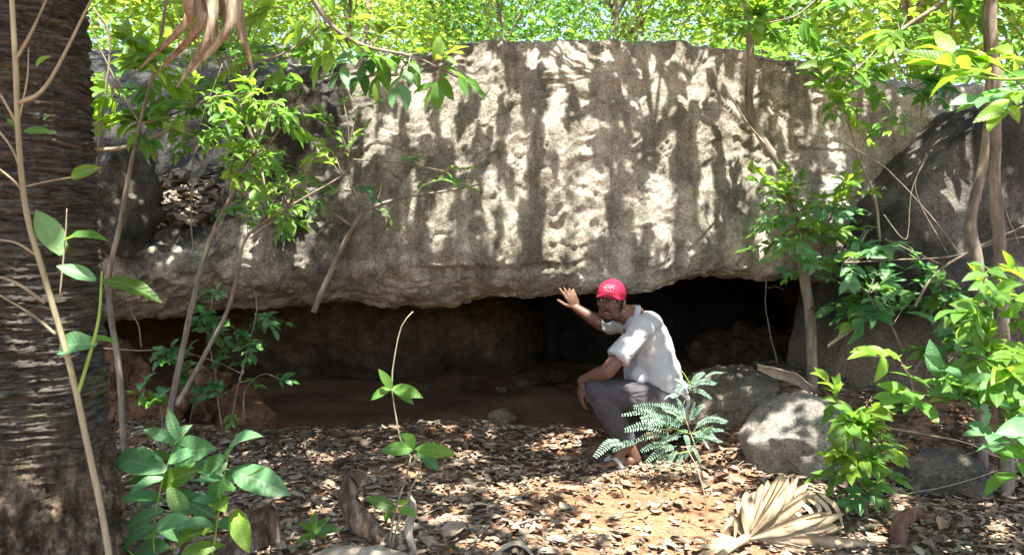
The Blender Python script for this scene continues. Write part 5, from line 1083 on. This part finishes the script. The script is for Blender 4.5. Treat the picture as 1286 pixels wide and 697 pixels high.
# ------------------------------------------------------------------ leaf litter
def litter(n, xr, yr, dens, size, z0=0.0, zfun=None, seed=5, tilt=1.0, lean=(0, 0)):
    rg = np.random.default_rng(seed); x = rg.uniform(*xr, n); y = rg.uniform(*yr, n); k = rg.uniform(size=n) < dens(x, y); x, y = x[k], y[k]; n = len(x)
    a = rg.uniform(0, 6.283, n); tl = rg.normal(0, .12 * tilt, (n, 2)); L = (.45 + .9 * rg.uniform(size=n) ** 1.5 + 1.1 * (rg.uniform(size=n) > .95)) * size
    d = np.stack([np.cos(a), np.sin(a), tl[:, 0]], -1); d /= np.linalg.norm(d, axis=1)[:, None]
    u = np.stack([rg.normal(lean[0], .2 * tilt, n), rg.normal(lean[1], .2 * tilt, n), np.ones(n)], -1); s = np.cross(d, u); s /= np.linalg.norm(s, axis=1)[:, None]; nn = np.cross(s, d)
    z = (zfun or gh)(x, y) + rg.uniform(.0, .028, n) + z0; p = np.stack([x, y, z], -1)
    cur = rg.normal(.12, .22, n)[:, None]; cup = rg.normal(.25, .3, n)[:, None]; w = L[:, None] * rg.uniform(.18, .32, n)[:, None]; L = L[:, None]; V = []
    for t, wf in ((-.5, .12), (-.18, 1.0), (.2, .92), (.5, .06)):
        for c in (-1, 0, 1):
            V.append(p + d * L * t + s * w * wf * c + nn * (L * cur * (t * t * 2.2) + w * wf * cup * abs(c)))
    V = np.stack(V, 1).reshape(-1, 3); F0 = grid_faces(4, 3); kk = np.arange(n)[:, None, None] * 12
    return V, (kk + F0[None]).reshape(-1, 4)
def dens(x, y):
    d = np.ones_like(x); bare = np.exp(-(((x - .62) / .42) ** 2 + ((y - 3.72) / .42) ** 2)); bare2 = np.exp(-(((x - .45) / .35) ** 2 + ((y - 4.75) / .10) ** 2))
    bare = np.minimum(1, 1.5 * np.exp(-(((x - .75) / .60) ** 2 + ((y - 3.78) / .48) ** 2))); d *= 1 - .80 * np.maximum(bare, bare2); d *= 1 - .97 * sstep(5.0, 5.25, y + .08 * np.sin(x * 5)) * (1 - sstep(.9, 1.3, x)); d *= 1 - .9 * sstep(5.5, 5.8, y)
    P = np.stack([x, y, 0 * x], -1); return d * np.clip(.75 + .8 * fbm(P * 2.2, 2) + .5 * sstep(1.1, 1.6, x), .15, 1)
lt = part('leaf_litter', *litter(56000, (-3.4, 3.6), (2.7, 6.4), dens, .047), M['litter']); lt['kind'] = 'stuff'; lt['label'] = 'carpet of dry grey brown fallen leaves covering the ground'; lt['category'] = 'leaf litter'
_v1, _f1 = litter(700, (-3.2, 3.4), (2.9, 5.3), dens, .062, .012, None, 8, 1.8)
big = part('fallen_leaves', _v1, _f1, M['litter']); big['kind'] = 'stuff'; big['label'] = 'scattered larger curled dry leaves on top of the leaf carpet'; big['category'] = 'leaf litter'
_mb = MB(); _rg = random.Random(9)
for k in range(420):
    x, y = _rg.uniform(-3, 3.2), _rg.uniform(3.0, 5.3); a_ = _rg.uniform(0, 6.28); l_ = _rg.uniform(.04, .22); d_ = Vector((math.cos(a_), math.sin(a_), 0)); A = Vector((x, y, gz(x, y) + _rg.uniform(.005, .03))); E = A + d_ * l_; E.z = gz(E.x, E.y) + _rg.uniform(.01, .045)
    _mb.add(*tube([A, A.lerp(E, .5) + Vector((_rg.gauss(0, .012), _rg.gauss(0, .012), .006)), E], [_rg.uniform(.0015, .0035)] * 3, 4, 5))
tw = part('twig_litter', *_mb.get(), M['bark']); tw['kind'] = 'stuff'; tw['label'] = 'short dry twigs strewn through the leaf carpet'; tw['category'] = 'twigs'
# leaves gathered on the ledge of the boulder and on the flat rock
def bz(x, y):
    out = np.zeros(len(x)); sel = (S[..., 1] < 6.3) & (S[..., 0] < -1.2) & (Nn[..., 2] > .35); Pp = S[sel]
    for i in range(len(x)): out[i] = Pp[((Pp[:, 0] - x[i]) ** 2 + (Pp[:, 1] - y[i]) ** 2).argmin(), 2]
    return out
lg = part('ledge_litter', *litter(750, (-2.6, -1.75), (5.15, 5.95), lambda x, y: np.ones_like(x), .085, .01, bz, 6, 2.2, (0, -.7)), M['litter']); lg['kind'] = 'stuff'; lg['label'] = 'pile of pale dry leaves caught on the ledge of the boulder'; lg['category'] = 'leaf litter'

# leaves past the first 300 of a plant, too many to keep one by one
for pl_, L_ in MORE.items():
    by = {}
    for me, mt in L_:
        by.setdefault(me.materials[0].name, []).append((me, mt))
    mb = MB(); mats = []
    V_, F_, I_ = [], [], []; n_ = 0
    for mi, (mn, items) in enumerate(by.items()):
        mats.append(bpy.data.materials[mn])
        for me, mt in items:
            co = np.zeros(len(me.vertices) * 3, np.float32); me.vertices.foreach_get('co', co); co = co.reshape(-1, 3)
            lv = np.zeros(len(me.loops), np.int32); me.loops.foreach_get('vertex_index', lv)
            A = np.array(mt); V_.append(co @ A[:3, :3].T + A[:3, 3]); F_.append(lv.reshape(-1, 4) + n_); I_ += [mi] * (len(lv) // 4); n_ += len(co)
    me2 = mesh_np('foliage', np.concatenate(V_), np.concatenate(F_), None)
    for m_ in mats: me2.materials.append(m_)
    me2.polygons.foreach_set('material_index', np.array(I_, np.int32))
    o = link(bpy.data.objects.new('foliage', me2)); o.parent = pl_; o['kind'] = 'stuff'
